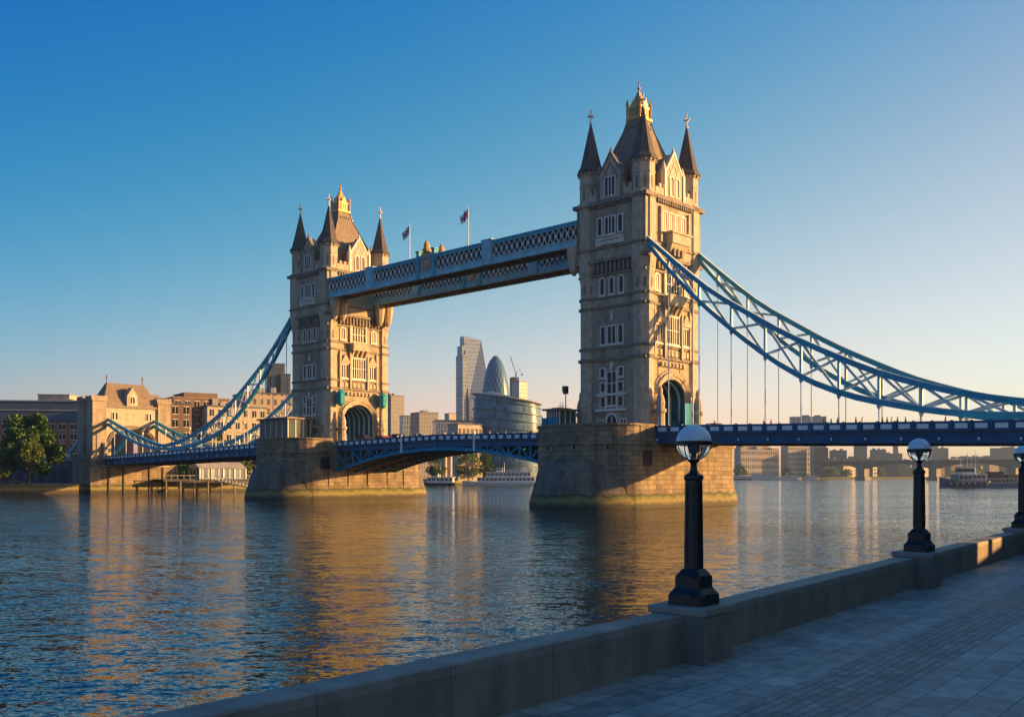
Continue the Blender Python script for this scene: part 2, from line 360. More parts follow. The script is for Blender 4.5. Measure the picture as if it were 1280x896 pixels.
    for q in (-1, 1):
        for q2 in (-1, 1):
            m.tube([(q*(bx-.3), q2*(by-.3), 50.2), (q*(bx*.62+.5), q2*(by*.62+.5), 55.0), (q*1.75, q2*1.95, 61.2), (q*1.3, q2*1.5, 63.0)], .13, 5)
    for k in range(5):
        for q in (-1, 1):
            y = -1.1+.55*k; m.box(q*1.6-.15, q*1.6+.15, y-.17, y+.17, 61.5, 62.1)
            x = -1.0+.5*k; m.box(x-.15, x+.15, q*1.8-.15, q*1.8+.15, 61.5, 62.1)
    m.build('roof_ridge', M['stone_dark'], rf)
    # gilded crown on the roof
    m = MB(); m.loft([rect(1.3, 1.45, 63.0), rect(1.5, 1.65, 63.2), rect(1.5, 1.65, 63.5), rect(1.15, 1.3, 63.6), rect(1.15, 1.3, 65.0), rect(1.3, 1.45, 65.1), rect(1.3, 1.45, 65.35), rect(1.0, 1.15, 65.6), rect(.75, .85, 66.4), rect(.35, .4, 67.4), rect(.2, .2, 68.0)])
    for q in (-1, 1):
        for q2 in (-1, 1): m.lathe([(.2, 63.4), (.2, 65.6), (.3, 65.7), (.26, 66.0), (.04, 66.8)], 6, (q*1.3, q2*1.45))
        m.prism([(q*1.16, -.7, 63.6), (q*1.16, .7, 63.6), (q*1.16, .7, 65.3), (q*1.16, 0, 66.6), (q*1.16, -.7, 65.3)], (q*.2, 0, 0)); m.prism([(-.6, q*1.31, 63.6), (.6, q*1.31, 63.6), (.6, q*1.31, 65.3), (0, q*1.31, 66.6), (-.6, q*1.31, 65.3)], (0, q*.2, 0))
    cr = m.build('crown', M['gold'], t)
    m = MB()
    for q in (-1, 1):
        for e in (-.28, .28):
            m.box(min(q*1.35, q*1.39), max(q*1.35, q*1.39), e-.14, e+.14, 63.8, 65.0); m.box(e-.14, e+.14, min(q*1.5, q*1.54), max(q*1.5, q*1.54), 63.8, 65.0)
    m.build('arcade', M['stone_dark'], cr)
    m = MB(); m.lathe([(.16, 67.8), (.12, 68.4), (.3, 68.5), (.3, 68.7), (.1, 68.85), (.08, 69.4), (.2, 69.5), (.03, 69.8)], 8)
    m.build('crown_finial', M['gold'], cr)
    # gabled dormers
    for fc, hh, dw, pk in (('-y', hx, 2.15, 56.2), ('+y', hx, 2.15, 56.2), ('+x', hy, 2.35, 56.4), ('-x', hy, 2.35, 56.4)):
        xf = face_xf(fc, hx, hy)
        m = MB(xf); ev = 53.0
        prof = [(-dw, 48.84), (dw, 48.84), (dw, ev), (0, pk), (-dw, ev)]
        m.loft([[(u, -1.2, z) for u, z in prof], [(u, .5, z) for u, z in prof]])
        d = m.build('dormer', M['stone_smooth'], t)
        m = MB(xf)
        m.loft([[(u, -4.2, z) for u, z in ((-dw+.15, 50.0), (dw-.15, 50.0), (dw-.15, ev-.2), (0, pk-.35), (-dw+.15, ev-.2))], [(u, -1.1, z) for u, z in ((-dw+.15, 50.0), (dw-.15, 50.0), (dw-.15, ev-.2), (0, pk-.35), (-dw+.15, ev-.2))]])
        m.build('dormer_roof', M['slate'], d)
        m = MB(xf)
        for q in (-1, 1):
            m.bar((q*(dw+.15), .3, ev-.15), (0, .3, pk+.1), .55, .32)
            m.box(min(q*dw, q*(dw+.5)), max(q*dw, q*(dw+.5)), -.1, .7, 48.84, ev+.3)
            m.lathe([(.3, ev+.3), (.34, ev+.6), (.03, ev+1.7)], 6, (q*(dw+.25), .3))
            m.bar((q*.2, .52, 52.2), (q*1.55, .52, 54.0 if q else 0), .14, .14); m.bar((q*1.55, .52, 52.0), (0, .52, 54.6), .16, .16)
        m.lathe([(.2, pk), (.24, pk+.3), (.03, pk+1.0)], 6, (0, .3))
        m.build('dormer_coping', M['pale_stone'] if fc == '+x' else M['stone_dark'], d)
        xfd = face_xf(fc, hx+.5, hy+.5)
        for u in ((-.8, .8) if 'x' in fc else (0,)):
            window(d, xfd, u, 49.4, 0.85 if 'x' in fc else 1.9, 2.9, arch=('x' in fc), cols=1 if 'x' in fc else 3, rows=1, fw=.2, sill=False)
    # windows of the river-end faces
    for fc in ('-y', '+y'):
        xf = face_xf(fc, hx, hy); xt = face_xf(fc, hx+.45, hy+.45)
        for u, w_ in ((-2.05, .75), (0, 1.9), (2.05, .75)): window(t, xt, u, 43.4, w_, 2.6, cols=3 if w_ > 1 else 1, rows=1, sill=False)
        m = MB(xt)
        m.box(-2.6, 2.6, 0, .45, 42.4, 42.9); m.box(-2.75, -1.6, 0, .3, 41.6, 42.4); m.box(1.6, 2.75, 0, .3, 41.6, 42.4); m.box(-1.3, 1.3, .0, .75, 42.85, 43.15)
        for k in range(5): m.lathe([(.3, 41.6), (.42, 41.9), (.3, 42.3)], 6, (-1.2+.6*k, .12))
        m.build('carved_panel', M['pale_stone'], t)
        for u in (-1.9, 0, 1.9): window(t, xf, u, 33.95+.0, .72, 2.5, arch=True, cols=1)
        for u, w_ in ((-1.75, .8), (0, 1.5), (1.75, .8)): window(t, xf, u, 26.0, w_, 2.7, cols=1 if w_ < 1 else 2, rows=1)
        m = MB(xf); m.lathe([(.22, 29.6), (.34, 29.9), (.22, 30.2), (.12, 31.2)], 6, (0, .1)); m.lathe([(.3, 22.3), (.4, 22.6), (.12, 23.1)], 6, (0, .1))
        m.build('carved_boss', M['pale_stone'], t)
        window(t, xf, 0, 16.2, 1.7, 5.2, cols=2, rows=3, fw=.18)
        for q in (-1, 1):
            window(t, xf, q*1.85, 20.7, .75, 1.35, cols=1)
            window(t, xf, q*1.75, 16.0, .85, 1.5, cols=1, fw=.18, sill=False); window(t, xf, q*1.75, 18.35, .85, 1.4, cols=1, fw=.18, sill=False)
        m = MB(xf); m.box(-2.9, 2.9, 0, .42, 17.7, 18.05); m.box(-3.0, 3.0, 0, .5, 15.2, 15.6); m.box(-.25, .25, 0, .4, 21.7, 22.3)
        for q in (-1, 1): m.box(q*1.1-.12, q*1.1+.12, 0, .3, 15.6, 22.0)
        m.build('window_surround', M['pale_stone'], t)
        window(t, xf, 0, 11.9, 1.9, 2.6, arch=True, cols=2, fw=.35, sill=False)
        for q in (-1, 1): window(t, xf, q*2.3, 12.2, 1.0, 1.6, cols=2, fw=.2, sill=False)
    # portal faces
    for fc in ('+x', '-x'):
        xf = face_xf(fc, hx, hy); xt = face_xf(fc, hx+.45, hy+.45)
        m = MB(xf)
        for r_, o, th in ((AW+.28, .3, .5), (AW+.85, .55, .55), (AW+1.4, .22, .4)):
            pts = [(r_, z0)]+[(r_*math.cos(PI*k/18), SP+r_*.86*math.sin(PI*k/18)) for k in range(19)]+[(-r_, z0)]
            for p, q in zip(pts, pts[1:]): m.bar((p[0], o-.3, p[1]), (q[0], o-.3, q[1]), .55, th, up=(0, 0.3, 1))
        m.build('portal_moulding', M['stone_smooth'], t)
        # great arched window, balcony, lower window group
        window(t, xf, 0, 33.9, 3.6, 4.6, arch=True, cols=5, rows=3, fw=.35, proud=.3, sill=False)
        for q in (-1, 1):
            window(t, xf, q*4.15, 34.2, 1.0, 2.3, arch=True, cols=2, fw=.25)
            window(t, xf, q*3.75, 26.0, 1.7, 2.7, cols=3, fw=.25, proud=.25)
        window(t, xf, 0, 26.0, 3.5, 4.2, cols=6, rows=2, fw=.3, proud=.3)
        m = MB(xf)
        m.box(-2.3, 2.3, .0, 1.3, 31.9, 32.25); m.box(-2.3, 2.3, 1.05, 1.3, 32.25, 33.4)
        for q in (-1, 1): m.box(min(q*2.3, q*2.05), max(q*2.3, q*2.05), .0, 1.3, 32.25, 33.4)
        m.box(-2.4, 2.4, .95, 1.4, 33.4, 33.6)
        for k in range(4):
            u = -1.8+1.2*k
            m.loft([[(u-.25, 0, 29.9), (u+.25, 0, 29.9), (u+.25, .1, 29.9), (u-.25, .1, 29.9)], [(u-.25, 0, 31.0), (u+.25, 0, 31.0), (u+.25, .55, 31.0), (u-.25, .55, 31.0)], [(u-.25, 0, 31.92), (u+.25, 0, 31.92), (u+.25, 1.2, 31.92), (u-.25, 1.2, 31.92)]])
        m.build('balcony', M['stone_smooth'], t)
        m = MB(xf)
        for q in (-1, 1):
            m.box(q*2.35-.2, q*2.35+.2, 0, .55, 23.6, 33.4); m.box(q*4.95-.2, q*4.95+.2, 0, .4, 23.6, 30.2)
            m.lathe([(.32, 30.2), (.36, 30.6), (.03, 31.9)], 4, (q*4.95, .2), PI/4)
            m.loft([[(q*3.65-1.3, .0, 29.0), (q*3.65+1.3, .0, 29.0), (q*3.65+1.3, .5, 29.0), (q*3.65-1.3, .5, 29.0)], [(q*3.65-.1, .0, 30.9), (q*3.65+.1, .0, 30.9), (q*3.65+.1, .5, 30.9), (q*3.65-.1, .5, 30.9)]])
            m.box(q*2.3-.16, q*2.3+.16, 0, .35, 33.6, 39.0)
        for k in range(9): m.box(-4.4+k*1.1-.4, -4.4+k*1.1+.4, 0, .25, 23.95, 24.95)
        m.build('wall_buttress', M['stone_smooth'], t)
        m = MB(xf)
        for k in range(7): m.lathe([(.4, 22.2), (.5, 22.5), (.35, 22.9)], 6, (-3+k, .05))
        m.build('carved_frieze', M['stone_smooth'], t)
        # top storey oriel
        if fc == '+x' and s > -1:
            for k in range(4): window(t, xt, -2.55+1.7*k, 43.6, 1.0, 2.9, cols=2, fw=.22, sill=False)
            m = MB(xt)
            m.loft([[(-1.9, 0, 39.4), (1.9, 0, 39.4), (1.7, .15, 39.4), (-1.7, .15, 39.4)], [(-2.6, 0, 41.5), (2.6, 0, 41.5), (2.4, 1.3, 41.5), (-2.4, 1.3, 41.5)], [(-2.7, 0, 41.6), (2.7, 0, 41.6), (2.5, 1.5, 41.6), (-2.5, 1.5, 41.6)], [(-2.7, 0, 43.1), (2.7, 0, 43.1), (2.5, 1.5, 43.1), (-2.5, 1.5, 43.1)]])
            m.box(-2.85, 2.85, 0, 1.7, 43.1, 43.4)
            for q in (-1, 1): m.box(q*3.9-.2, q*3.9+.2, 0, .4, 41.6, 47.2)
            m.build('oriel', M['stone_smooth'], t)
            m = MB(xt)
            for k in range(3): m.box(-1.5+k*1.1, -1.0+k*1.1, .4, 1.05, 39.7, 40.9)
            m.build('oriel_niche', M['stone_dark'], t)
        # lanterns beside the arch
        for q in (-1, 1):
            m = MB(xf)
            if fc == '+x' and s < -1:
                m.lathe([(.2, 19.7), (.8, 20.1), (.95, 20.3), (1.05, 22.2), (1.15, 22.4), (.7, 22.9), (.15, 23.3)], 6, (q*(AW+1.75), 1.25))
                m.box(q*(AW+1.75)-.12, q*(AW+1.75)+.12, 0, 1.0, 21.2, 21.5)
                m.build('wall_lantern', M['teal'], t, True)
        # low blue gate panels and guard rails at the portal
        m = MB(xf)
        for q in (-1, 1):
            m.box(min(q*2.2, q*3.85), max(q*2.2, q*3.85), -1.2, -1.0, DECK, DECK+2.3)
            for k in range(6):
                u = q*(2.3+.3*k); m.box(u-.05, u+.05, -1.0, -.92, DECK, DECK+2.3)
        m.build('portal_gate', M['deck_blue'], t)
    m = MB()
    for k in range(7):
        x = -5.2+1.75*k; r_ = AW-.14
        pts = [(r_, DECK)]+[(r_*math.cos(PI*j/14), SP+r_*.82*math.sin(PI*j/14)) for j in range(15)]+[(-r_, DECK)]
        for p, q in zip(pts, pts[1:]): m.bar((x, p[0], p[1]), (x, q[0], q[1]), .32, .26, up=(1, 0, 0))
    m.build('portal_rib', M['pale_paint'], t)
    m = MB()
    pts = [(AW-.03)*1.0]
    prev = None
    for k in range(17):
        a = PI*k/16; p = ((AW-.05)*math.cos(a), SP+(AW-.05)*.82*math.sin(a))
        if prev: m.loft([[(-6.2, prev[0], prev[1]), (6.2, prev[0], prev[1])], [(-6.2, p[0], p[1]), (6.2, p[0], p[1])]], closed=False)
        prev = p
    for q in (-1, 1): m.box(-6.2, 6.2, min(q*3.9, q*3.98), max(q*3.9, q*3.98), DECK, SP)
    m.build('portal_lining', M['navy'], t)
    # pinnacled stone posts flanking the portal
    for fc in ('+x', '-x'):
        xf = face_xf(fc, hx, hy)
        for q in (-1, 1):
            m = MB(xf); c = (q*5.3, 1.5)
            m.lathe([(1.0, z0), (1.0, z0+1.0), (.75, z0+1.3), (.7, 14.6), (.95, 14.9), (.95, 15.3), (.65, 15.5), (.75, 16.3), (.55, 17.2), (.35, 17.7), (.4, 18.1), (.3, 18.6), (.05, 18.9)], 8, c)
            m.box(c[0]-.3, c[0]+.3, c[1]-.55, c[1]+.55, 15.5, 16.9)
            m.build('carved_post', M['stone_smooth'], t)
    return t

near_tower = make_tower('bridge_tower', 'tall stone bridge tower nearer the lamp posts with blue chains leaving its lit side', 0, 7.25)
near_tower.scale = (1, 1, 1)
far_tower = make_tower('bridge_tower', 'farther shorter looking stone bridge tower with two teal lanterns beside its archway', S2, 8.1)

# ------------------------------------------------------------------ piers
def make_pier(label, s, far):
    t = root('bridge_pier', label, 'bridge pier', bw(s, 0, 0), TH, 'piers under the bridge towers')
    W, Y0, Y1 = 9.4, 12.5, 19.0
    def ring(z, o=0.0):
        pts = []
        for k in range(17):
            a = -PI/2+PI*k/16-PI/2  # -y end from -x to +x
            pts.append(((W+o)*math.cos(a) if False else -(W+o)*math.cos(PI*k/16), -Y0-(Y1-Y0+o)*math.sin(PI*k/16), z))
        for k in range(17): pts.append(((W+o)*math.cos(PI*k/16), Y0+(Y1-Y0+o)*math.sin(PI*k/16), z))
        return pts
    m = MB(); m.loft([ring(-3, .4), ring(.5, .4), ring(.9, .25), ring(2.6, .15), ring(3.0, .06), ring(9.6, 0), ring(9.65, .22), ring(10.15, .22), ring(10.2, 0), ring(11.4, 0)])
    # parapet: ring with a step for the roadway openings
    m.build('pier_body', M['pier'], t)
    for q in (-1, 1):
        m = MB()
        o_ = [(p[0], p[1]*1, 0) for p in ring(0) if p[1]*q > 0]
        for a_, b_ in zip(o_, o_[1:]):
            for zz, zt, off in ((11.4, 12.45, 0), (12.45, 12.75, .18)):
                ia = (a_[0]*(1-.5/W), a_[1]-q*.5); ib = (b_[0]*(1-.5/W), b_[1]-q*.5)
                oa = (a_[0]*(1+off/W), a_[1]+q*off); ob = (b_[0]*(1+off/W), b_[1]+q*off)
                m.loft([[(oa[0], oa[1], zz), (ia[0], ia[1], zz), (ia[0], ia[1], zt), (oa[0], oa[1], zt)], [(ob[0], ob[1], zz), (ib[0], ib[1], zz), (ib[0], ib[1], zt), (ob[0], ob[1], zt)]])
        for sx in (-1, 1):
            for y0_, y1_ in ((8.9, Y0),): m.box(min(sx*(W-.5), sx*W), max(sx*(W-.5), sx*W), min(q*y0_, q*y1_), max(q*y0_, q*y1_), 11.4, 12.75)
        m.build('pier_parapet', M['pier'], t)
    # starlings: low domed cutwaters at both ends
    for q in (-1, 1):
        m = MB(); rings = []
        nr, na = 9, 24
        for i in range(nr+1):
            r = 1-i/nr; r = max(r, .02); rg = []
            for k in range(na+1):
                a = PI*k/na
                nose = 11.6*math.sin(a) if math.sin(a) > 0 else 0
                x = -(9.6)*math.cos(a)*(1-.16*math.sin(a)**6)
                rg.append((x*r, q*(Y0-1.5+nose*r), 1.6+7.4*(1-r**3.2)**.5))
            rings.append(rg)
        base = [(p[0]*1.025, p[1]+q*.35*abs(math.sin(PI*k/na)), -3) for k, p in enumerate(rings[0])]
        b2 = [(p[0]*1.015, p[1]+q*.3*abs(math.sin(PI*k/na)), .7) for k, p in enumerate(rings[0])]
        m.loft([base, b2]+rings, closed=False)
        m.build('starling', M['pier_wet'], t, True)
    for y in ((-9.6, -4.6, 0.6, 6, 10.6) if far else ()):
        m = MB(); m.box(9.3, 9.62, y-.45, y+.45, -1, 6.2); m.build('pier_rib', M['pier'], t)
    m = MB()
    for q in (-1, 1):
        m.box(min(q*9.3, q*9.47), max(q*9.3, q*9.47), -12.0, -9.6, 6.4, 8.8)
    for k in (3, 6, 9, 12):
        a = PI*k/16; m.box(-W*math.cos(a)-.2, -W*math.cos(a)+.2, -Y0-(Y1-Y0)*math.sin(a)-.06, -Y0-(Y1-Y0)*math.sin(a)+.4, 8.9, 9.35)
    m.build('painted_drain_opening', M['shade_paint'], t)  # flat dark panels: the shade inside the openings is put into the colour
    return t
make_pier('curved granite bridge pier rising from the river under the nearer tower', 0, False)
make_pier('curved granite bridge pier rising from the river under the farther tower', S2, True)

# ------------------------------------------------------------------ decks
def railing(t, x0, x1, y, zf, step=2.3):
    """blue parapet with white panels"""
    m = MB(); n = max(1, int(round((x1-x0)/step))); d = (x1-x0)/n
    for a, b_, w_ in ((1.02, 1.2, .34), (.0, .16, .3)):
        m.loft([[(x0, y-w_/2, zf(x0)+a), (x0, y+w_/2, zf(x0)+a), (x0, y+w_/2, zf(x0)+b_), (x0, y-w_/2, zf(x0)+b_)]]+[[(x, y-w_/2, zf(x)+a), (x, y+w_/2, zf(x)+a), (x, y+w_/2, zf(x)+b_), (x, y-w_/2, zf(x)+b_)] for x in [x0+d*k for k in range(1, n+1)]])
    for k in range(n):
        xa = x0+d*k; xb = xa+d
        m.loft([[(x, y-.08, zf(x)+.1), (x, y+.08, zf(x)+.1), (x, y+.08, zf(x)+1.04), (x, y-.08, zf(x)+1.04)] for x in (xa, xb)])
        m.box(xa-.14, xa+.14, y-.22, y+.22, zf(xa), zf(xa)+1.3)
    r = m.build('railing', M['navy'], t)
    m = MB()
    for k in range(n):
        xa = x0+d*k+.42; xb = x0+d*(k+1)-.42
        m.loft([[(x, y-.14, zf(x)+.3), (x, y+.14, zf(x)+.3), (x, y+.14, zf(x)+.9), (x, y-.14, zf(x)+.9)] for x in (xa, xb)])
    m.build('railing_panel', M['white_paint'], r)
def make_side_deck(label, s, sgn, length):
    t = root('side_span_deck', label, 'bridge deck', bw(s, 0, 0), TH, 'road decks of the side spans')
    x0, x1 = 9.4, length
    zf = lambda x: 11.15-.022*(abs(x)-18)
    X = [sgn*(x0+(x1-x0)*k/10) for k in range(11)]; 
    if sgn < 0: X = X[::-1]
    m = MB(); m.loft([[(x, -8.6, zf(x)-.35), (x, 8.6, zf(x)-.35), (x, 8.6, zf(x)), (x, -8.6, zf(x))] for x in X])
    m.build('road_slab', M['asphalt'], t)
    m = MB()
    for y in (-8.3, -3, 3, 8.3): m.loft([[(x, y-.25, zf(x)-1.45), (x, y+.25, zf(x)-1.45), (x, y+.25, zf(x)-.3), (x, y-.25, zf(x)-.3)] for x in X])
    for y in (-8.3, 8.3):
        for zz in (-1.5, -.42): m.loft([[(x, y-.42, zf(x)+zz), (x, y+.42, zf(x)+zz), (x, y+.42, zf(x)+zz+.16), (x, y-.42, zf(x)+zz+.16)] for x in X])
    n = int((x1-x0)/4.6)
    for k in range(n+1):
        x = sgn*(x0+.4+k*4.6); m.box(x-.2, x+.2, -8.1, 8.1, zf(x)-1.3, zf(x)-.36)
        for y in (-8.64, 8.64): m.box(x-.12, x+.12, y-.1, y+.1, zf(x)-1.4, zf(x)-.3)
    m.build('girder', M['navy'], t)
    m = MB()
    for k in range(n+1):
        x = sgn*(x0+.4+k*4.6)
        for y in (-8.8, 8.8): m.box(x-.1, x+.1, y-.12, y+.12, zf(x)-1.1, zf(x)-.8)
    m.build('deck_light', M['white_paint'], t)
    for y in (-8.5, 8.5): railing(t, min(X), max(X), y, lambda x: zf(x)+.01)
    return t, zf
_, zfR = make_side_deck('navy blue road deck running from the nearer tower out of the picture on the right', 0, 1, 98)
_, zfL = make_side_deck('navy blue road deck between the farther tower and the gate tower on shore', S2, -1, 101.5)

def bascule(label, x_pier, sgn, s):
    t = root('bascule_leaf', label, 'bridge leaf', bw(s, 0, 0), TH, 'opening leaves between the towers')
    L0, L1 = sgn*9.45, sgn*40.5
    zt = lambda x: 10.95+.5*(abs(x)-9.45)/31
    def zb(x): u_ = (abs(x)-9.45)/31; return 5.9+4.0*(1-(1-u_)**2.0)
    X = sorted(L0+(L1-L0)*k/12 for k in range(13))
    m = MB(); m.loft([[(x, -7.9, zt(x)-.3), (x, 7.9, zt(x)-.3), (x, 7.9, zt(x)), (x, -7.9, zt(x))] for x in X]); m.build('road_slab', M['asphalt'], t)
    m = MB()
    for y in (-7.6, 7.6):
        m.loft([[(x, y-.3, zt(x)-1.05), (x, y+.3, zt(x)-1.05), (x, y+.3, zt(x)-.28), (x, y-.3, zt(x)-.28)] for x in X])
    m.build('girder', M['navy'], t)
    m = MB()
    for y in (-7.6, -2.6, 2.6, 7.6):
        m.loft([[(x, y-.3, zb(x)-.25), (x, y+.3, zb(x)-.25), (x, y+.3, zb(x)+.3), (x, y-.3, zb(x)+.3)] for x in X])
        for k, (xa, xb) in enumerate(zip(X, X[1:])):
            if zt(xa)-zb(xa) < 1.5: continue
            m.bar((xa, y, zb(xa)), (xa, y, zt(xa)-1), .26, .3)
            if k % 2: m.bar((xa, y, zb(xa)), (xb, y, zt(xb)-1), .24, .28)
            else: m.bar((xa, y, zt(xa)-1), (xb, y, zb(xb)), .24, .28)
    m.build('arch_truss', M['deck_blue'], t)
    m = MB()
    for x in X: m.box(x-.16, x+.16, -7.4, 7.4, zb(x)-.1, zb(x)+.25)
    for y in (-5, 0, 5): m.loft([[(x, y-.12, zb(x)-.05), (x, y+.12, zb(x)-.05), (x, y+.12, zb(x)+.15), (x, y-.12, zb(x)+.15)] for x in X])
    m.loft([[(x, -7.2, zb(x)+.28), (x, 7.2, zb(x)+.28), (x, 7.2, zb(x)+.34), (x, -7.2, zb(x)+.34)] for x in X])
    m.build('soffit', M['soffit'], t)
    for y in (-7.8, 7.8): railing(t, min(X), max(X), y, lambda x: zt(x)+.01, 2.0)
    for y in (-8.1, 8.1):
        m = MB(); x = sgn*30.5; m.box(x-.18, x+.18, y-.15, y+.15, zt(x)-1.9, zt(x)+1.55); m.build('marker_post', M['white_paint'], t)
bascule('blue trussed opening leaf hinged at the farther tower, its soffit catching sun', 0, 1, S2)
bascule('blue trussed opening leaf hinged at the nearer tower', 0, -1, 0)

# ------------------------------------------------------------------ chains
UP = [(6.6, 41.7), (14, 35.2), (19, 31.2), (26, 26.9), (30, 24.4), (36.4, 21.2), (42.5, 18.3), (50, 15.8), (57, 14.1), (63, 13.1), (68, 12.8)]
LO = [(6.6, 40.9), (14, 32.6), (19, 28.1), (24.4, 23.7), (29.8, 19.8), (35, 17.0), (40.4, 15.0), (50, 12.9), (57, 12.1), (63, 11.9), (68, 12.0)]
def interp(T, x):
    for (a, b_), (c, d) in zip(T, T[1:]):
        if x <= c: return b_+(d-b_)*(x-a)/(c-a)
    return T[-1][1]
def smooth_i(T, x): return (interp(T, x-2)+2*interp(T, x)+interp(T, x+2))/4 if 9 < x < 66 else interp(T, x)
def make_chain(label, s, sgn, y, zdeck, end, endz):
    t = root('suspension_chain', label, 'bridge chain', bw(s, 0, 0), TH, 'blue suspension chains of the side spans')
    XS = [6.6+k*61.4/22 for k in range(23)]
    for T, nm in ((UP, 'upper_chord'), (LO, 'lower_chord')):
        m = MB(); m.loft([[(sgn*x, y-.32, smooth_i(T, x)-.4), (sgn*x, y+.32, smooth_i(T, x)-.4), (sgn*x, y+.32, smooth_i(T, x)+.4), (sgn*x, y-.32, smooth_i(T, x)+.4)] for x in XS])
        m.build(nm, M['chain_blue'], t)
    H = [10.6+5.4*k for k in range(11)]
    m = MB()
    for k, (a, b_) in enumerate(zip(H, H[1:])):
        ua, ub, la, lb = smooth_i(UP, a), smooth_i(UP, b_), smooth_i(LO, a), smooth_i(LO, b_)
        m.bar((sgn*a, y, ua), (sgn*a, y, la), .3, .34)
        m.bar((sgn*a, y-.16, ua), (sgn*b_, y-.16, lb), .2, .34); m.bar((sgn*a, y+.16, la), (sgn*b_, y+.16, ub), .2, .34)
    m.build('bracing', M['pale_paint'], t)
    m = MB()
    for q in (0, 1):
        T = (UP, LO)[q]
        m.loft([[(sgn*x, y-.36, smooth_i(T, x)+.36), (sgn*x, y+.36, smooth_i(T, x)+.36), (sgn*x, y+.36, smooth_i(T, x)+.46), (sgn*x, y-.36, smooth_i(T, x)+.46)] for x in XS])
    m.build('chord_plate', M['pale_paint'], t)
    for x in H:
        zt = smooth_i(LO, x)-.35; zb_ = zdeck(x)+.2
        if zt-zb_ < .2: continue
        m = MB(); m.lathe([(.3, zt+.15), (.3, zt-.25), (.09, zt-.6), (.085, zb_+.1), (.085, zb_)] if zt-zb_ > 1.2 else [(.3, zt+.15), (.16, zb_)], 6, (sgn*x, y)); m.build('hanger', M['pale_paint'], t)
    # short chain rising to the shore
    x0, x1 = 68.0, end
    n = 10; XX = [x0+(x1-x0)*k/n for k in range(n+1)]
    zu = lambda x: 12.8+(endz-12.8)*((x-x0)/(x1-x0))**1.25
    zl = lambda x: 12.0+(endz-1.0-12.0)*((x-x0)/(x1-x0))**1.75
    for fn, nm in ((zu, 'upper_chord'), (zl, 'lower_chord')):
        m = MB(); m.loft([[(sgn*x, y-.32, fn(x)-.38), (sgn*x, y+.32, fn(x)-.38), (sgn*x, y+.32, fn(x)+.38), (sgn*x, y-.32, fn(x)+.38)] for x in XX]); m.build(nm, M['chain_blue'], t)
    m = MB()
    for a, b_ in zip(XX[1:], XX[2:]):
        m.bar((sgn*a, y, zu(a)), (sgn*b_, y, zl(b_)), .16, .26); m.bar((sgn*a, y, zl(a)), (sgn*b_, y, zu(b_)), .16, .26)
    m.build('bracing', M['pale_paint'], t)
    for x in XX[2:-1:2]:
        m = MB(); m.lathe([(.22, zl(x)), (.12, zl(x)-.6), (.12, zdeck(x)+.1)], 6, (sgn*x, y)); m.build('hanger', M['pale_paint'], t)
make_chain('nearer of the two blue chains sweeping down from the lit tower to the right', 0, 1, -7.0, zfR, 104, 22)
make_chain('farther of the two blue chains sweeping down from the lit tower to the right', 0, 1, 7.0, zfR, 104, 22)
make_chain('nearer of the two blue chains dropping from the far tower to the shore gate', S2, -1, -7.0, zfL, 104.6, 22.2)
make_chain('rear blue chain dropping from the far tower, seen past the nearer one', S2, -1, 7.0, zfL, 104.6, 22.2)

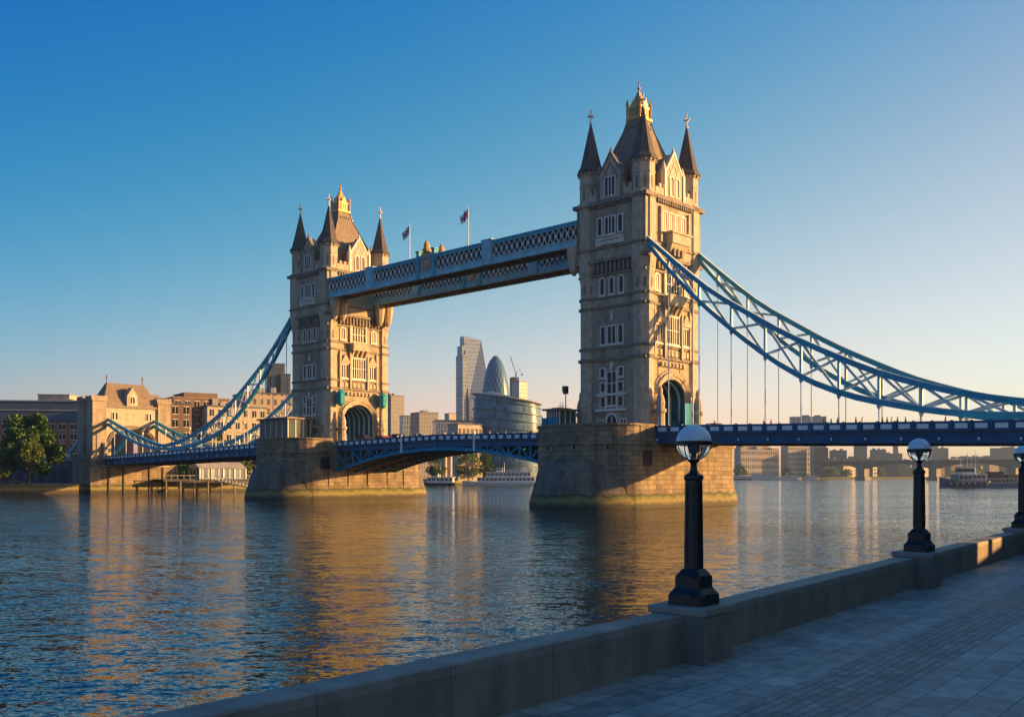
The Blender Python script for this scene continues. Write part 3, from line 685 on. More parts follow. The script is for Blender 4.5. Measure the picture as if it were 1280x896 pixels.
# ------------------------------------------------------------------ high walkways
def make_walkway(label, y0, y1):
    t = root('high_walkway', label, 'walkway', bw(0, 0, 0), TH, 'high level walkways between the towers')
    xa, xb = S2+6.6, -6.6
    m = MB(); m.box(xa, xb, y0+.1, y1-.1, 42.75, 43.05)
    n = 24
    for k in range(n+1):
        x = xa+.3+(xb-xa-.6)*k/n; m.box(x-.12, x+.12, y0+.2, y1-.2, 42.4, 42.8)
    for q in (.33, .66): yy = y0+(y1-y0)*q; m.box(xa, xb, yy-.1, yy+.1, 42.45, 42.76)
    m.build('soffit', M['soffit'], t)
    for q, yy in ((-1, y0), (1, y1)):
        ya, yb = min(yy, yy-q*.35), max(yy, yy-q*.35)
        m = MB(); m.box(xa, xb, ya, yb, 42.4, 43.55); m.box(xa, xb, ya-.12, yb+.12, 43.4, 43.6); m.box(xa, xb, ya-.1, yb+.1, 42.32, 42.5)
        m.build('lower_chord', M['walk_pale'], t)
        m = MB(); m.box(xa, xb, ya-.1, yb+.1, 45.75, 46.2); m.box(xa, xb, ya-.22, yb+.22, 46.18, 46.36)
        m.build('upper_chord', M['walk_blue'], t)
        m = MB(); n = 54; d = (xb-xa)/n
        yc = yy-q*.05
        for k in range(n):
            x = xa+d*k
            m.bar((x, yc, 43.55), (x+d, yc, 45.8), .09, .13, up=(0, 1, 0)); m.bar((x+d, yc, 43.55), (x, yc, 45.8), .09, .13, up=(0, 1, 0))
            m.box(x+d/2-.2, x+d/2+.2, yc-.07, yc+.07, 44.5, 44.85)
        m.build('lattice', M['white_paint'], t)
        for frac in (.21, .70):
            x = xa+(xb-xa)*frac; m = MB(); m.box(x-1.15, x+1.15, ya-.3, yb+.3, 42.35, 46.7); m.box(x-1.3, x+1.3, ya-.4, yb+.4, 46.6, 46.85); m.box(x-.6, x+.6, ya-.36, yb+.36, 43.9, 45.9)
            m.build('pilaster', M['walk_pale'], t)
        x = xa+(xb-xa)*.46
        for e in (-1, 1):
            m = MB(); m.box(x+e*2.2-.35, x+e*2.2+.35, ya-.3, yb+.3, 42.35, 47.5); m.box(x+e*2.2-.5, x+e*2.2+.5, ya-.42, yb+.42, 47.4, 47.65); m.build('crest_post', M['walk_blue'], t)
        m = MB(); 
        m.prism([(x-1.75, yc-.1, 43.7), (x+1.75, yc-.1, 43.7), (x+1.75, yc-.1, 46.6), (x+.9, yc-.1, 47.3), (x-.9, yc-.1, 47.3), (x-1.75, yc-.1, 46.6)], (0, .3, 0))
        ring_ = [(x+1.1*math.cos(2*PI*k/16), yc+q*.2, 45.2+1.1*math.sin(2*PI*k/16)) for k in range(17)]
        for a_, b_ in zip(ring_, ring_[1:]): m.bar(a_, b_, .3, .25, up=(0, 1, 0))
        cr_ = m.build('crest', M['stone_smooth'], t)
        m = MB(); m.lathe([(.75, 47.25), (.85, 47.6), (.5, 48.1), (.6, 48.5), (.4, 48.9), (.05, 49.5)], 8, (x, yc)); m.build('crest_finial', M['gold'], cr_)
    m = MB(); ym = (y0+y1)/2
    m.loft([[(x, y0+.15, 46.2), (x, y1-.15, 46.2), (x, y1-.5, 46.75), (x, ym, 47.15), (x, y0+.5, 46.75)] for x in (xa, xb)])
    m.build('roof', M['walk_blue'], t)
    m = MB()
    for yy in (y0+.55, y1-.55): m.box(xa, xb, yy-.04, yy+.04, 43.0, 46.2)
    m.build('glazing', M['glass_dark'], t)
    for xe in (xa+1.2, xb-1.2):
        for yy in (y0+.9, y1-.9):
            m = MB(); m.lathe([(.25, 37.8), (.75, 38.6), (1.0, 40.2), (1.15, 41.2), (1.25, 42.45)], 8, (xe, yy)); m.build('corbel', M['stone_smooth'], t)
make_walkway('front high level walkway with white lattice and flags joining both towers', -8.2, -4.3)
make_walkway('rear high level walkway below and behind the lattice one with flags', 3.9, 8.0)

# flags on the walkway roof
M['flag_w'] = plain('white_cloth', (0.7, 0.68, 0.66), 0.8); M['flag_r'] = plain('red_cloth', (0.45, 0.03, 0.03), 0.8); M['flag_b'] = plain('blue_cloth', (0.03, 0.05, 0.22), 0.8)
def flag(label, s, y, zt, kind):
    t = root('flagpole', label, 'flagpole', bw(s, y, 47.0), TH, 'flagpoles on the front walkway')
    h = zt-47
    m = MB(); m.lathe([(.11, -.25), (.1, h*.5), (.07, h), (.12, h+.05), (.02, h+.2)], 6); m.build('pole', M['white_paint'], t)
    m = MB(); nx, nz = 14, 8; L, D = 1.9, 1.7
    P = lambda i, j: (-(.1+L*i/nx*(1-.12*j/nz)), .22*math.sin(i*.75+j*.3)*i/nx, h-.15-D*(j/nz)-1.1*(i/nx)**1.2)
    for off in (0, .04):
        ids = [[m.vert((p[0], p[1]+off, p[2])) for p in [P(i, j) for j in range(nz+1)]] for i in range(nx+1)]
        for i in range(nx):
            for j in range(nz):
                u_, v_ = (i+.5)/nx-.5, (j+.5)/nz-.5
                if kind == 0: m.cm = 1 if (abs(u_) < .12 or abs(v_) < .13) else 0
                else: m.cm = 1 if (abs(u_) < .1 or abs(v_) < .1) else (0 if (abs(u_) < .2 or abs(v_) < .2 or abs(abs(u_)-abs(v_)) < .08) else 2)
                m.face([ids[i][j], ids[i+1][j], ids[i+1][j+1], ids[i][j+1]])
    m.build('flag', [M['flag_w'], M['flag_r'], M['flag_b']], t, True)
flag('white flagpole flying a dark blue and red flag nearer the far tower', -50.5, -6.2, 54.0, 1)
flag('white flagpole flying a white and red flag nearer the tall tower', -34.0, -6.2, 54.2, 0)

# ------------------------------------------------------------------ shore gate tower
def make_gate():
    t = root('gate_tower', 'stone gate tower on the far shore with a steep roof and wide road arch', 'gate tower', bw(-187.0, 0, 0), TH)
    hx, hy = 4.6, 11.2; z0 = 9.6; AW, SP = 6.2, 14.6
    m = MB()
    arc = [(AW*math.cos(PI*k/16), SP+AW*.62*math.sin(PI*k/16)) for k in range(17)]
    outl = [(-hy, z0), (-hy, 25.2), (hy, 25.2), (hy, z0), (AW, z0)]+arc+[(-AW, z0)]
    m.loft([[(-hx, y, z) for y, z in outl], [(hx, y, z) for y, z in outl]])
    m.build('tower_wall', M['stone_smooth'], t)
    m = MB(); m.box(-hx-1.5, hx+1.5, -hy-1.6, hy+2.5, -3, 9.6); m.box(-hx-.9, hx+.9, -hy-1.1, -hy+.1, 9.6, 10.8)
    m.build('abutment', M['pier'], t)
    for q in (-1, 1):
        for sx in (-1, 1):
            m = MB(); x, y = sx*(hx-1.6), q*(hy-1.4)
            m.box(x-2.2, x+2.2, y-2.0, y+2.0, 9.65, 26.3); m.box(x-2.4, x+2.4, y-2.2, y+2.2, 19.2, 19.7); m.box(x-2.5, x+2.5, y-2.3, y+2.3, 26.3, 26.9)
            for e in (-1.7, -.6, .6, 1.7): m.box(x+e-.35, x+e+.35, y-2.25, y+2.25, 26.9, 27.8)
            m.build('corner_tower', M['stone'], t)
    m = MB()
    m.loft([[(-4.4, -8.6, 25.2), (4.4, -8.6, 25.2), (4.4, 8.6, 25.2), (-4.4, 8.6, 25.2)], [(-3.4, -7.6, 27.5), (3.4, -7.6, 27.5), (3.4, 7.6, 27.5), (-3.4, 7.6, 27.5)], [(-.6, -5.6, 32), (.6, -5.6, 32), (.6, 5.6, 32), (-.6, 5.6, 32)]])
    rf = m.build('roof', M['slate'], t)
    for q in (-1, 1):
        m = MB(); m.lathe([(.2, 31.8), (.14, 33.5), (.3, 33.7), (.05, 34.6)], 6, (0, q*5.4)); m.build('finial', M['stone_dark'], rf)
    for fc in ('+x', '-x'):
        xf = face_xf(fc, hx, hy)
        m = MB(xf); m.loft([[(u, d, z) for u, z in ((-1.6, 25), (1.6, 25), (1.6, 28.2), (0, 30.8), (-1.6, 28.2))] for d in (-2.5, .35)]); d_ = m.build('dormer', M['stone_smooth'], t)
        window(d_, face_xf(fc, hx+.35, hy), 0, 26, 1.4, 1.9, arch=True, cols=2, sill=False)
        m = MB(xf); m.box(-hy+3.4, hy-3.4, 0, .4, 24.6, 25.3)
        for r_ in (AW+.4, AW+1.0):
            pts = [(r_*math.cos(PI*k/18), SP+r_*.66*math.sin(PI*k/18)) for k in range(19)]
            for p, q in zip(pts, pts[1:]): m.bar((p[0], .05, p[1]), (q[0], .05, q[1]), .6, .4, up=(0, .3, 1))
        m.build('portal_moulding', M['stone_dark'], t)
        for q in (-1, 1):
            for e in (0, 1.0): window(t, xf, q*(4.6+e), 21.2, .6, 2.0, cols=1, fw=.15, sill=False)
            m = MB(xf); u = q*8.4; m.lathe([(.9, 9.65), (.9, 10.6), (.6, 10.9), (.65, 12.8), (.85, 13.0), (.4, 13.6), (.3, 14.3), (.05, 14.6)], 8, (u, 1.2)); m.build('carved_post', M['stone_smooth'], t)
    m = MB()
    for y in (-7.6, -3.2, 4.6, 8.8):
        m = MB(); m.box(hx+1.45, hx+1.8, y-.16, y+.16, -1, 7.4); m.build('fender_pile', M['weed'], t)
    m = MB(); m.box(hx+1.45, hx+1.75, -10, 11, 7.5, 7.9); m.build('ledge', M['stone_smooth'], t)
    # stub of the back chain beyond the gate
    return t
make_gate()
for y, lb in ((-7, 'short blue chain sloping down behind the shore gate beside the tree'), (7, 'short blue chain sloping down on the hidden side of the shore gate')):
    t = root('anchor_chain', lb, 'bridge chain', bw(-191.6, y, 0), TH)
    m = MB(); m.bar((-1.5, 0, 20.8), (-27, 0, 6.5), .6, 1.0); m.build('chord', M['chain_blue'], t)
    m = MB(); m.bar((-1.5, 0, 21.45), (-27, 0, 7.15), .7, .12); m.build('chord_plate', M['pale_paint'], t)
# approach road on a retaining wall
M['dark_wall'] = masonry('dark_brick_wall', (0.045, 0.05, 0.06), (0.06, 0.065, 0.075), (0.03, 0.03, 0.035), 1.2, .4, .03, stain=.3)
t = root('approach_viaduct', 'dark approach wall carrying the road away from the shore gate', 'viaduct', bw(-193.2, 0, 0), TH)
m = MB(); m.box(-120, 0, -9.2, 9.2, 2.7, 9.4); m.build('retaining_wall', M['dark_wall'], t)
m = MB()
for q in (-1, 1): m.box(-120, 0, q*9.0-.3, q*9.0+.3, 9.4, 10.6)
m.build('parapet', M['stone_dark'], t)
m = MB()
for k in range(7):
    m.loft([[(u, d, z) for u, z in [(-8-9*k, 2.75), (-3-9*k, 2.75), (-3-9*k, 5.4)]+[(-5.5-9*k+2.5*math.cos(PI*j/8), 5.4+2*math.sin(PI*j/8)) for j in range(1, 8)]+[(-8-9*k, 5.4)]] for d in (-9.26, -9.1)])
m.build('painted_arch', M['shade_paint'], t)  # arches are proud panels, their inner shade given by near-black colour

# ------------------------------------------------------------------ shore buildings
M['brick_red'] = masonry('red_brick', (0.24, 0.11, 0.07), (0.30, 0.145, 0.09), (0.2, 0.16, 0.13), .9, .35, .03, stain=.25)
M['brick_brown'] = masonry('brown_brick', (0.16, 0.105, 0.075), (0.21, 0.14, 0.095), (0.14, 0.12, 0.1), .9, .35, .03, stain=.3)
M['cream'] = masonry('cream_stone', (0.42, 0.36, 0.27), (0.48, 0.415, 0.315), (0.34, 0.29, 0.22), 2.4, 1.1, .03, stain=.25)
M['concrete'] = masonry('grey_concrete', (0.27, 0.26, 0.245), (0.31, 0.30, 0.285), (0.2, 0.19, 0.18), 3.0, 3.2, .05, stain=.3)
M['roof_lead'] = plain('lead_roof', (0.055, 0.07, 0.085), 0.55, var=.25, scale=.2)
M['dark_clad'] = glass_grid('dark_cladding', (0.035, 0.035, 0.04), (0.06, 0.058, 0.055), 1.8, 3.4, .25, .25)
M['office_glass'] = glass_grid('office_glass', (0.10, 0.15, 0.19), (0.30, 0.31, 0.31), 1.8, 3.6, .22, .12)
M['tower_glass'] = glass_grid('tower_glass', (0.16, 0.22, 0.28), (0.34, 0.36, 0.38), 1.5, 3.9, .18, .15, metal=.35, var=.2)
M['blue_glass'] = glass_grid('deep_blue_glass', (0.07, 0.15, 0.22), (0.14, 0.2, 0.24), 1.6, 3.2, .14, .3, var=.5, spec=.2)
M['pale_clad'] = glass_grid('pale_cladding', (0.34, 0.31, 0.27), (0.46, 0.42, 0.36), 1.7, 3.4, .5, .35)
M['facade_warm'] = glass_grid('window_facade', (0.06, 0.055, 0.05), (0.36, 0.29, 0.21), 2.6, 3.5, .75, .5, var=.5)
M['far_cream'] = plain('far_cream_stone', (.27, .2, .125), .8, var=.2, scale=.2)
M['far_stone'] = plain('far_bridge_stone', (.13, .12, .105), .8, var=.25, scale=.1)
M['far_warm'] = glass_grid('broad_window_facade', (0.035, 0.03, 0.026), (0.34, 0.26, 0.17), 5.2, 4.6, 1.3, .5, var=.5)
M['far_grey'] = glass_grid('broad_grey_facade', (0.05, 0.055, 0.06), (0.13, 0.12, 0.105), 6, 5, 1.4, .5, var=.5)
M['facade_grey'] = glass_grid('grey_window_facade', (0.06, 0.065, 0.07), (0.25, 0.235, 0.215), 2.4, 3.3, .7, .5, var=.5)

def building(name, label, cat, pxc, depth, width, deep, top, rz, wall, roof=None, bands=0, base=2.7, group=None, plant=True, wins=None, win_rows=0, win_cols=0, steps=()):
    """one building: walls, parapet and roof slab, plant room, floor bands or single windows on its two seen faces"""
    x, y = at(pxc, depth); h = top-base
    t = root(name, label, cat, (x, y, base), R(rz), group)
    m = MB(); m.box(-width/2, width/2, 0, deep, -.5, h)
    for (fx0, fx1, hh) in steps: m.box(-width/2+fx0*width, -width/2+fx1*width, .05*deep, deep*.95, h-.1, h+hh)
    m.build('wall', wall, t)
    m = MB(); m.box(-width/2-.25, width/2+.25, -.25, deep+.25, h, h+.5)
    r_ = m.build('roof', roof or M['roof_lead'], t)
    if plant:
        rnd = random.Random(len(label)*7+int(width*10))
        for k in range(2+int(width > 25)):
            px_ = rnd.uniform(-.38, .3)*width; pw = rnd.uniform(.08, .2)*width; ph = rnd.uniform(1.2, 2.8)
            m = MB(); m.box(px_, px_+pw, deep*.3, deep*.7, h+.48, h+.5+ph); m.build('plant_room', M['concrete'], r_)
    if bands:
        m = MB()
        for k in range(1, bands+1):
            z = h*k/(bands+1); m.box(-width/2-.18, width/2+.18, -.18, deep+.18, z-.22, z+.22)
        m.build('floor_band', M['concrete'] if wall is not M['cream'] else M['cream'], t)
    if win_rows:
        proto = None
        ww, wh = width/win_cols*.48, h/win_rows*.55
        for r in range(win_rows):
            for c in range(win_cols):
                xx = -width/2+width*(c+.5)/win_cols; zz = h*(r+.25)/win_rows
                if proto is None:
                    m = MB(); m.box(-ww/2, ww/2, -.05, .1, 0, wh); proto = m.build('window', M['glass_dark'], t)
                    m = MB(); m.box(-ww/2-.15, ww/2+.15, -.16, .0, -.25, -.02); m.box(-.06, .06, -.09, 0, 0, wh); m.box(-ww/2-.12, ww/2+.12, -.12, 0, wh, wh+.2)
                    fr = m.build('window_frame', M['pale_stone'], proto); o = proto
                else:
                    o = proto.copy(); col.objects.link(o); f2 = fr.copy(); col.objects.link(f2); f2.parent = o
                o.location = (xx, 0, zz)
    return t
z_ = zat
# left of the gate
building('riverside_hotel', 'long hotel with a dark lead roof and brick walls behind the round tree', 'hotel', 28, 345, 62, 26, 24.0, 6, M['brick_red'], win_rows=6, win_cols=16, plant=False)
x, y = at(28, 345)
t = root('mansard_roof', 'dark stepped roof storeys crowning the long brick hotel', 'roof', (x, y, 24.5), R(6))
m = MB(); m.loft([[(-31.5, .5, 0), (31.5, .5, 0), (31.5, 25, 0), (-31.5, 25, 0)], [(-31, 3, 3.6), (31, 3, 3.6), (31, 24, 3.6), (-31, 24, 3.6)]]); m.build('lower_slope', M['roof_lead'], t)
m = MB(); m.loft([[(-30, 4, 3.62), (30.5, 4, 3.62), (30.5, 24, 3.62), (-30, 24, 3.62)], [(-29.5, 6, 7.2), (30.3, 6, 7.2), (30.3, 23, 7.2), (-29.5, 23, 7.2)]]); m.build('upper_slope', M['roof_lead'], t)
m = MB(); m.box(-31, 31, 2.5, 3.1, 3.6, 4.1); m.box(-29.7, 30.4, 5.5, 6.2, 7.2, 7.6); m.build('gutter', M['pale_clad'], t)
for x0, x1, zt in ((-26, -20, 2.0), (2, 13, 2.6), (17, 24, 1.6)):
    m = MB(); m.box(x0, x1, 9, 18, 7.2, 7.2+zt); m.box(x0-.3, x1+.3, 8.7, 18.3, 7.2+zt, 7.5+zt); m.build('plant_room', M['cream'], t)
building('brick_office', 'brown gabled office block just right of the shore gate roof', 'office block', 212, 340, 15, 14, 30, 30, M['brick_brown'], win_rows=6, win_cols=4, steps=((.0, .5, 2.0),))
building('brick_office', 'brown office block with a stepped dark roof behind the sweeping chain', 'office block', 252, 350, 20, 16, 32.5, 34, M['brick_brown'], roof=M['slate'], win_rows=6, win_cols=6, steps=((.2, .8, 2.2),))
building('riverside_office', 'cream office building with long window bands behind the chain hangers', 'office block', 297, 352, 22, 16, 29.5, 36, M['cream'], bands=5, win_rows=6, win_cols=7)
building('riverside_office', 'tan office building close left of the far tower', 'office block', 340, 365, 20, 18, 35.5, 30, M['facade_warm'], bands=4)
building('city_tower', 'dark brown tower block rising just left of the far tower', 'tower block', 345, 620, 11, 14, z_(455, 620), 20, M['dark_clad'], plant=False)
building('city_tower', 'lower dark slab attached beside the dark brown tower block', 'tower block', 357, 612, 6, 12, z_(468, 612), 20, M['dark_clad'], plant=False)
building('riverside_office', 'low brick warehouse on the quay behind the white pavilion', 'warehouse', 262, 338, 34, 10, 16, 38, M['brick_brown'], win_rows=3, win_cols=9, plant=False)
# between the towers
building('city_tower', 'grey concrete tower block closest right of the far tower', 'tower block', 497, 760, 12, 14, z_(495, 760), 38, M['facade_grey'], bands=0)
building('city_tower', 'short dark glass block in front of the grey concrete tower', 'tower block', 508, 720, 6, 9, z_(520, 720), 20, M['office_glass'], plant=False)
building('city_office', 'squat grey office block with a flat roof left of the wedge tower', 'office block', 536, 780, 17, 16, z_(516, 780), 32, M['facade_grey'])
building('city_office', 'slim dark office left beside the squat grey block', 'office block', 519, 790, 5, 9, z_(522, 790), 25, M['office_glass'], plant=False)
building('city_office', 'low dark glass slab in front of the wedge shaped skyscraper', 'office block', 574, 560, 27, 14, z_(526, 560), 12, M['office_glass'], plant=False)
building('city_office', 'tiny far office block left of the wedge skyscraper foot', 'office block', 566, 1000, 9, 9, z_(517, 1000), 35, M['pale_clad'], plant=False)
# wedge skyscraper: tall slab with a raked glass face
x, y = at(593, 980); tp = z_(420, 980)-2.7
t = root('wedge_skyscraper', 'tall wedge shaped skyscraper with a bright raked glass side', 'skyscraper', (x, y, 2.7), R(32))
m = MB(); H0 = tp
m.loft([[(-9, -4, 0), (13.5, -12, 0), (13.5, 14, 0), (-9, 14, 0)], [(-9, -4, H0*.55), (13.0, -11, H0*.55), (13.0, 14, H0*.55), (-9, 14, H0*.55)], [(-9, 6, H0), (10.5, 4.5, H0-3), (10.5, 14, H0-3), (-9, 14, H0)]]); m.build('raked_tower', M['tower_glass'], t)
m = MB(); m.box(-14.5, -9, -2, 12, 0, H0*.86); m.box(-12, -9, 4, 14, H0*.86, H0*.93); m.build('service_core', M['office_glass'], t)
m = MB()
for k in range(7): 
    z = H0*(.08+.125*k); m.box(-14.7, -8.8, -2.2, 12.2, z, z+.8)
m.build('floor_band', M['concrete'], t)
# round ended cone tower
def diag_mat():
    m, t, b = new_mat('diagonal_glazing'); L = t.links.new
    tc = N(t, 'ShaderNodeTexCoord'); sx = N(t, 'ShaderNodeSeparateXYZ'); L(tc.outputs['Object'], sx.inputs[0])
    at_ = N(t, 'ShaderNodeMath', operation='ARCTAN2'); L(sx.outputs[1], at_.inputs[0]); L(sx.outputs[0], at_.inputs[1])
    outs = []
    for sg in (1, -1):
        ml = N(t, 'ShaderNodeMath', operation='MULTIPLY_ADD'); ml.inputs[1].default_value = 9/PI; 
        zz = N(t, 'ShaderNodeMath', operation='MULTIPLY'); zz.inputs[1].default_value = sg*.11; L(sx.outputs[2], zz.inputs[0]); L(at_.outputs[0], ml.inputs[0]); L(zz.outputs[0], ml.inputs[2])
        fr = N(t, 'ShaderNodeMath', operation='FRACT'); L(ml.outputs[0], fr.inputs[0]); outs.append(fr.outputs[0])
    lt = []
    for o, th in zip(outs, (.42, .12)):
        c = N(t, 'ShaderNodeMath', operation='LESS_THAN'); c.inputs[1].default_value = th; L(o, c.inputs[0]); lt.append(c.outputs[0])
    r1 = N(t, 'ShaderNodeMix', data_type='RGBA'); r1.inputs[6].default_value = (.05, .15, .27, 1); r1.inputs[7].default_value = (.012, .055, .12, 1); L(lt[0], r1.inputs[0])
    r2 = N(t, 'ShaderNodeMix', data_type='RGBA'); r2.inputs[7].default_value = (.24, .28, .31, 1); L(r1.outputs[2], r2.inputs[6]); L(lt[1], r2.inputs[0])
    L(r2.outputs[2], b.inputs['Base Color']); b.inputs['Roughness'].default_value = .25; b.inputs['IOR'].default_value = 1.4
    return m
M['diag'] = diag_mat()
x, y = at(619.5, 900); tp = z_(445, 900)-2.7; rr = 39/2/F*900
t = root('cone_skyscraper', 'dark rounded cone skyscraper with spiralling glass above the glass rotunda', 'skyscraper', (x, y, 2.7))
m = MB(); prof = []
for k in range(25):
    u = k/24; prof.append((max(.15, rr*(.82+.18*math.sin(min(1, u/.45)*PI/2)) * (1 if u < .4 else math.sqrt(max(0, 1-((u-.4)/.605)**2.1)))), tp*u))
m.lathe(prof, 48); m.build('glazed_shell', M['diag'], t, True)
m = MB()
for k in (6, 10, 14, 18): m.lathe([(prof[k][0]+.15, prof[k][1]-.2), (prof[k][0]+.15, prof[k][1]+.2)], 48)
m.build('ring_band', M['blue_glass'], t)
# glass rotunda
x, y = at(634, 520); tp = z_(493, 520)-2.7; rr = 43/F*520
t = root('glass_rotunda', 'wide curved blue glass rotunda with a slanting rim between the towers', 'round building', (x, y, 2.7))
n = 64
def rot_ring(r, z, tilt): return [(r*math.cos(2*PI*k/n), r*.8*math.sin(2*PI*k/n), z-tilt*(1+math.cos(2*PI*k/n))*.5) for k in range(n)]
m = MB(); m.loft([rot_ring(rr*.95, 0, 0), rot_ring(rr, tp*.5, 1.5), rot_ring(rr*.98, tp*.86, 3.6), rot_ring(rr*.93, tp, 5.5), rot_ring(rr*.5, tp+1.6, 5)]); m.build('glass_drum', M['blue_glass'], t, True)
M['band'] = plain('slim_metal_band', (.06, .09, .11), .5, .2, .1)
m = MB()
for k in range(9):
    u = .06+.11*k; r_ = rr*(.95+.05*min(1, u*2)) if u < .86 else rr*.96; tl = 5.5*u**1.6
    a = rot_ring(r_+.5, tp*u-.22, tl); b_ = rot_ring(r_+.5, tp*u+.22, tl); c = rot_ring(r_-.3, tp*u+.22, tl); d = rot_ring(r_-.3, tp*u-.22, tl)
    m.loft([d, a, b_, c, d], cap0=False, cap1=False)
m.build('floor_ring', M['band'], t)
m = MB(); a = [rot_ring(rr*q, tp+dz, 5.5) for q, dz in ((.9, -.1), (1.02, -.1), (1.02, .6), (.9, .6))]; m.loft(a+[a[0]], cap0=False, cap1=False); m.build('roof_rim', M['concrete'], t)
# building under construction and crane
building('city_tower', 'pale unfinished tower with a crane beside the cone skyscraper', 'tower block', 654, 860, 9, 10, z_(477, 860), 40, M['pale_clad'], plant=False)
building('city_tower', 'dark tower core standing left of the pale unfinished tower', 'tower block', 644.5, 870, 6, 9, z_(472, 870), 15, M['dark_clad'], plant=False)
x, y = at(645, 868)
t = root('tower_crane', 'white luffing crane on top of the dark tower core', 'crane', (x, y, z_(472, 868)))
m = MB(); m.box(-.7, .7, 1, 2.4, -1, 4); m.build('mast', M['white_paint'], t)
m = MB(); m.bar((0, 1.7, 3.5), (-5.2, 1.7, 19.5), .7, .7); m.build('jib', M['white_paint'], t)
m = MB(); m.bar((0, 1.7, 3.5), (3.2, 1.7, 8), .4, .4); m.bar((3.2, 1.7, 8), (-5.2, 1.7, 19.4), .15, .15); m.bar((3.2, 1.7, 8), (5.5, 1.7, 2.6), .25, .25); m.box(4.5, 6.3, 1, 2.4, 2, 3.6); m.build('counter_jib', M['white_paint'], t)
# quayside behind the opening leaves
building('quay_pavilion', 'long low white riverside building under the opening leaves', 'pavilion', 640, 520, 42, 8, z_(574, 520), 30, M['pale_clad'], plant=False, win_rows=1, win_cols=14)
building('quay_pavilion', 'curved looking low stone building lit by the sun below the rotunda', 'pavilion', 588, 500, 15, 10, z_(531, 500), 35, M['cream'], plant=False, win_rows=3, win_cols=6)
for px, dp, lb in ((556, 478, 'left of the two pale columns below the opening leaves'), (562.5, 480, 'right of the two pale columns below the opening leaves')):
    x, y = at(px, dp); t = root('mooring_column', lb, 'column', (x, y, -1), 0, 'pale columns in the river')
    m = MB(); m.lathe([(1.1, 0), (1.1, 15.4), (1.3, 15.5), (1.3, 16.2), (.3, 16.6)], 12); m.build('shaft', M['cream'], t, True)
    m = MB(); m.lathe([(1.45, .2), (1.45, 2.6)], 12); m.build('collar', M['weed'], t)
# right hand far bank
def far_row(specs):
    for (name, lb, cat, px, dp, wpx, ytop, wall, rz, kw) in specs:
        building(name, lb, cat, px, dp, wpx/F*dp, 14, z_(ytop, dp), rz, wall, **kw)
far_row([
 ('riverside_office', 'long cream colonnaded building on the far bank right of the near pier', 'office block', 950, 1170, 56, 562, M['cream'], 20, dict(bands=3, win_rows=4, win_cols=18, steps=((0, .18, 2.5), (.82, 1, 2.5), (.42, .58, 4)))),
 ('riverside_office', 'taller setback cream block behind the colonnaded far bank building', 'office block', 945, 1230, 40, 556, M['far_cream'], 22, dict(plant=True, steps=((.1, .5, 3.5),))),
 ('riverside_office', 'sunlit tan block with regular windows beside the dark far bank building', 'office block', 999, 1190, 34, 558, M['cream'], 24, dict(win_rows=6, win_cols=9, steps=((.3, .75, 3),))),
 ('riverside_office', 'glassy flat roofed building showing just above the right deck railing', 'office block', 1010, 1250, 44, 521, M['office_glass'], -14, dict()),
 ('riverside_office', 'dark narrow building at the left foot of the distant road bridge', 'office block', 1027, 1180, 16, 560, M['dark_clad'], -14, dict(plant=False)),
 ('city_office', 'hazy grey block between the dark building and the distant bridge', 'office block', 1048, 1500, 20, 563, M['far_grey'], -14, dict()),
 ('city_tower', 'hazy slim tower left of the middle lamp globe', 'tower block', 1076, 1650, 15, 556, M['far_grey'], -14, dict(plant=False)),
 ('city_office', 'hazy wide block right of the slim hazy tower', 'office block', 1098, 1700, 18, 562, M['far_grey'], -14, dict()),
 ('city_tower', 'thin hazy chimney like tower beside the middle lamp', 'tower block', 1120, 1800, 5, 556, M['far_grey'], -14, dict(plant=False)),
 ('city_office', 'low hazy block directly left of the middle lamp globe', 'office block', 1112, 1650, 30, 567, M['far_grey'], -14, dict()),
 ('city_tower', 'hazy double tower just right of the middle lamp globe', 'tower block', 1166, 1800, 12, 555, M['office_glass'], -14, dict(plant=False, steps=((0, .5, 5),))),
 ('city_office', 'hazy block leaning on the double tower right of the middle lamp', 'office block', 1178, 1780, 14, 560, M['far_grey'], -14, dict()),
 ('city_office', 'long low hazy block above the moored barges', 'office block', 1215, 1750, 46, 571, M['far_grey'], -14, dict()),
 ('city_office', 'broad hazy block rising left of the third lamp globe', 'office block', 1256, 1700, 30, 560, M['far_grey'], -14, dict()),
 ('city_office', 'broad hazy block at the right edge behind the third lamp', 'office block', 1290, 1720, 30, 564, M['far_grey'], -14, dict(plant=False)),
 ('riverside_office', 'low sunlit warehouse row beneath the distant bridge', 'warehouse', 1070, 1380, 60, 583, M['far_warm'], 42, dict(plant=False)),
 ('riverside_office', 'second low warehouse row beneath the distant bridge, right of its pier', 'warehouse', 1160, 1450, 90, 585, M['far_grey'], 40, dict(plant=False)),
 ('riverside_office', 'third low warehouse row on the far bank beyond the barges', 'warehouse', 1255, 1520, 90, 586, M['far_warm'], 39, dict(plant=False))])
ordn = ['first', 'second', 'third', 'fourth', 'fifth', 'sixth', 'seventh', 'eighth', 'ninth', 'tenth', 'eleventh', 'twelfth', 'thirteenth', 'fourteenth', 'fifteenth', 'sixteenth']
rnd = random.Random(12)
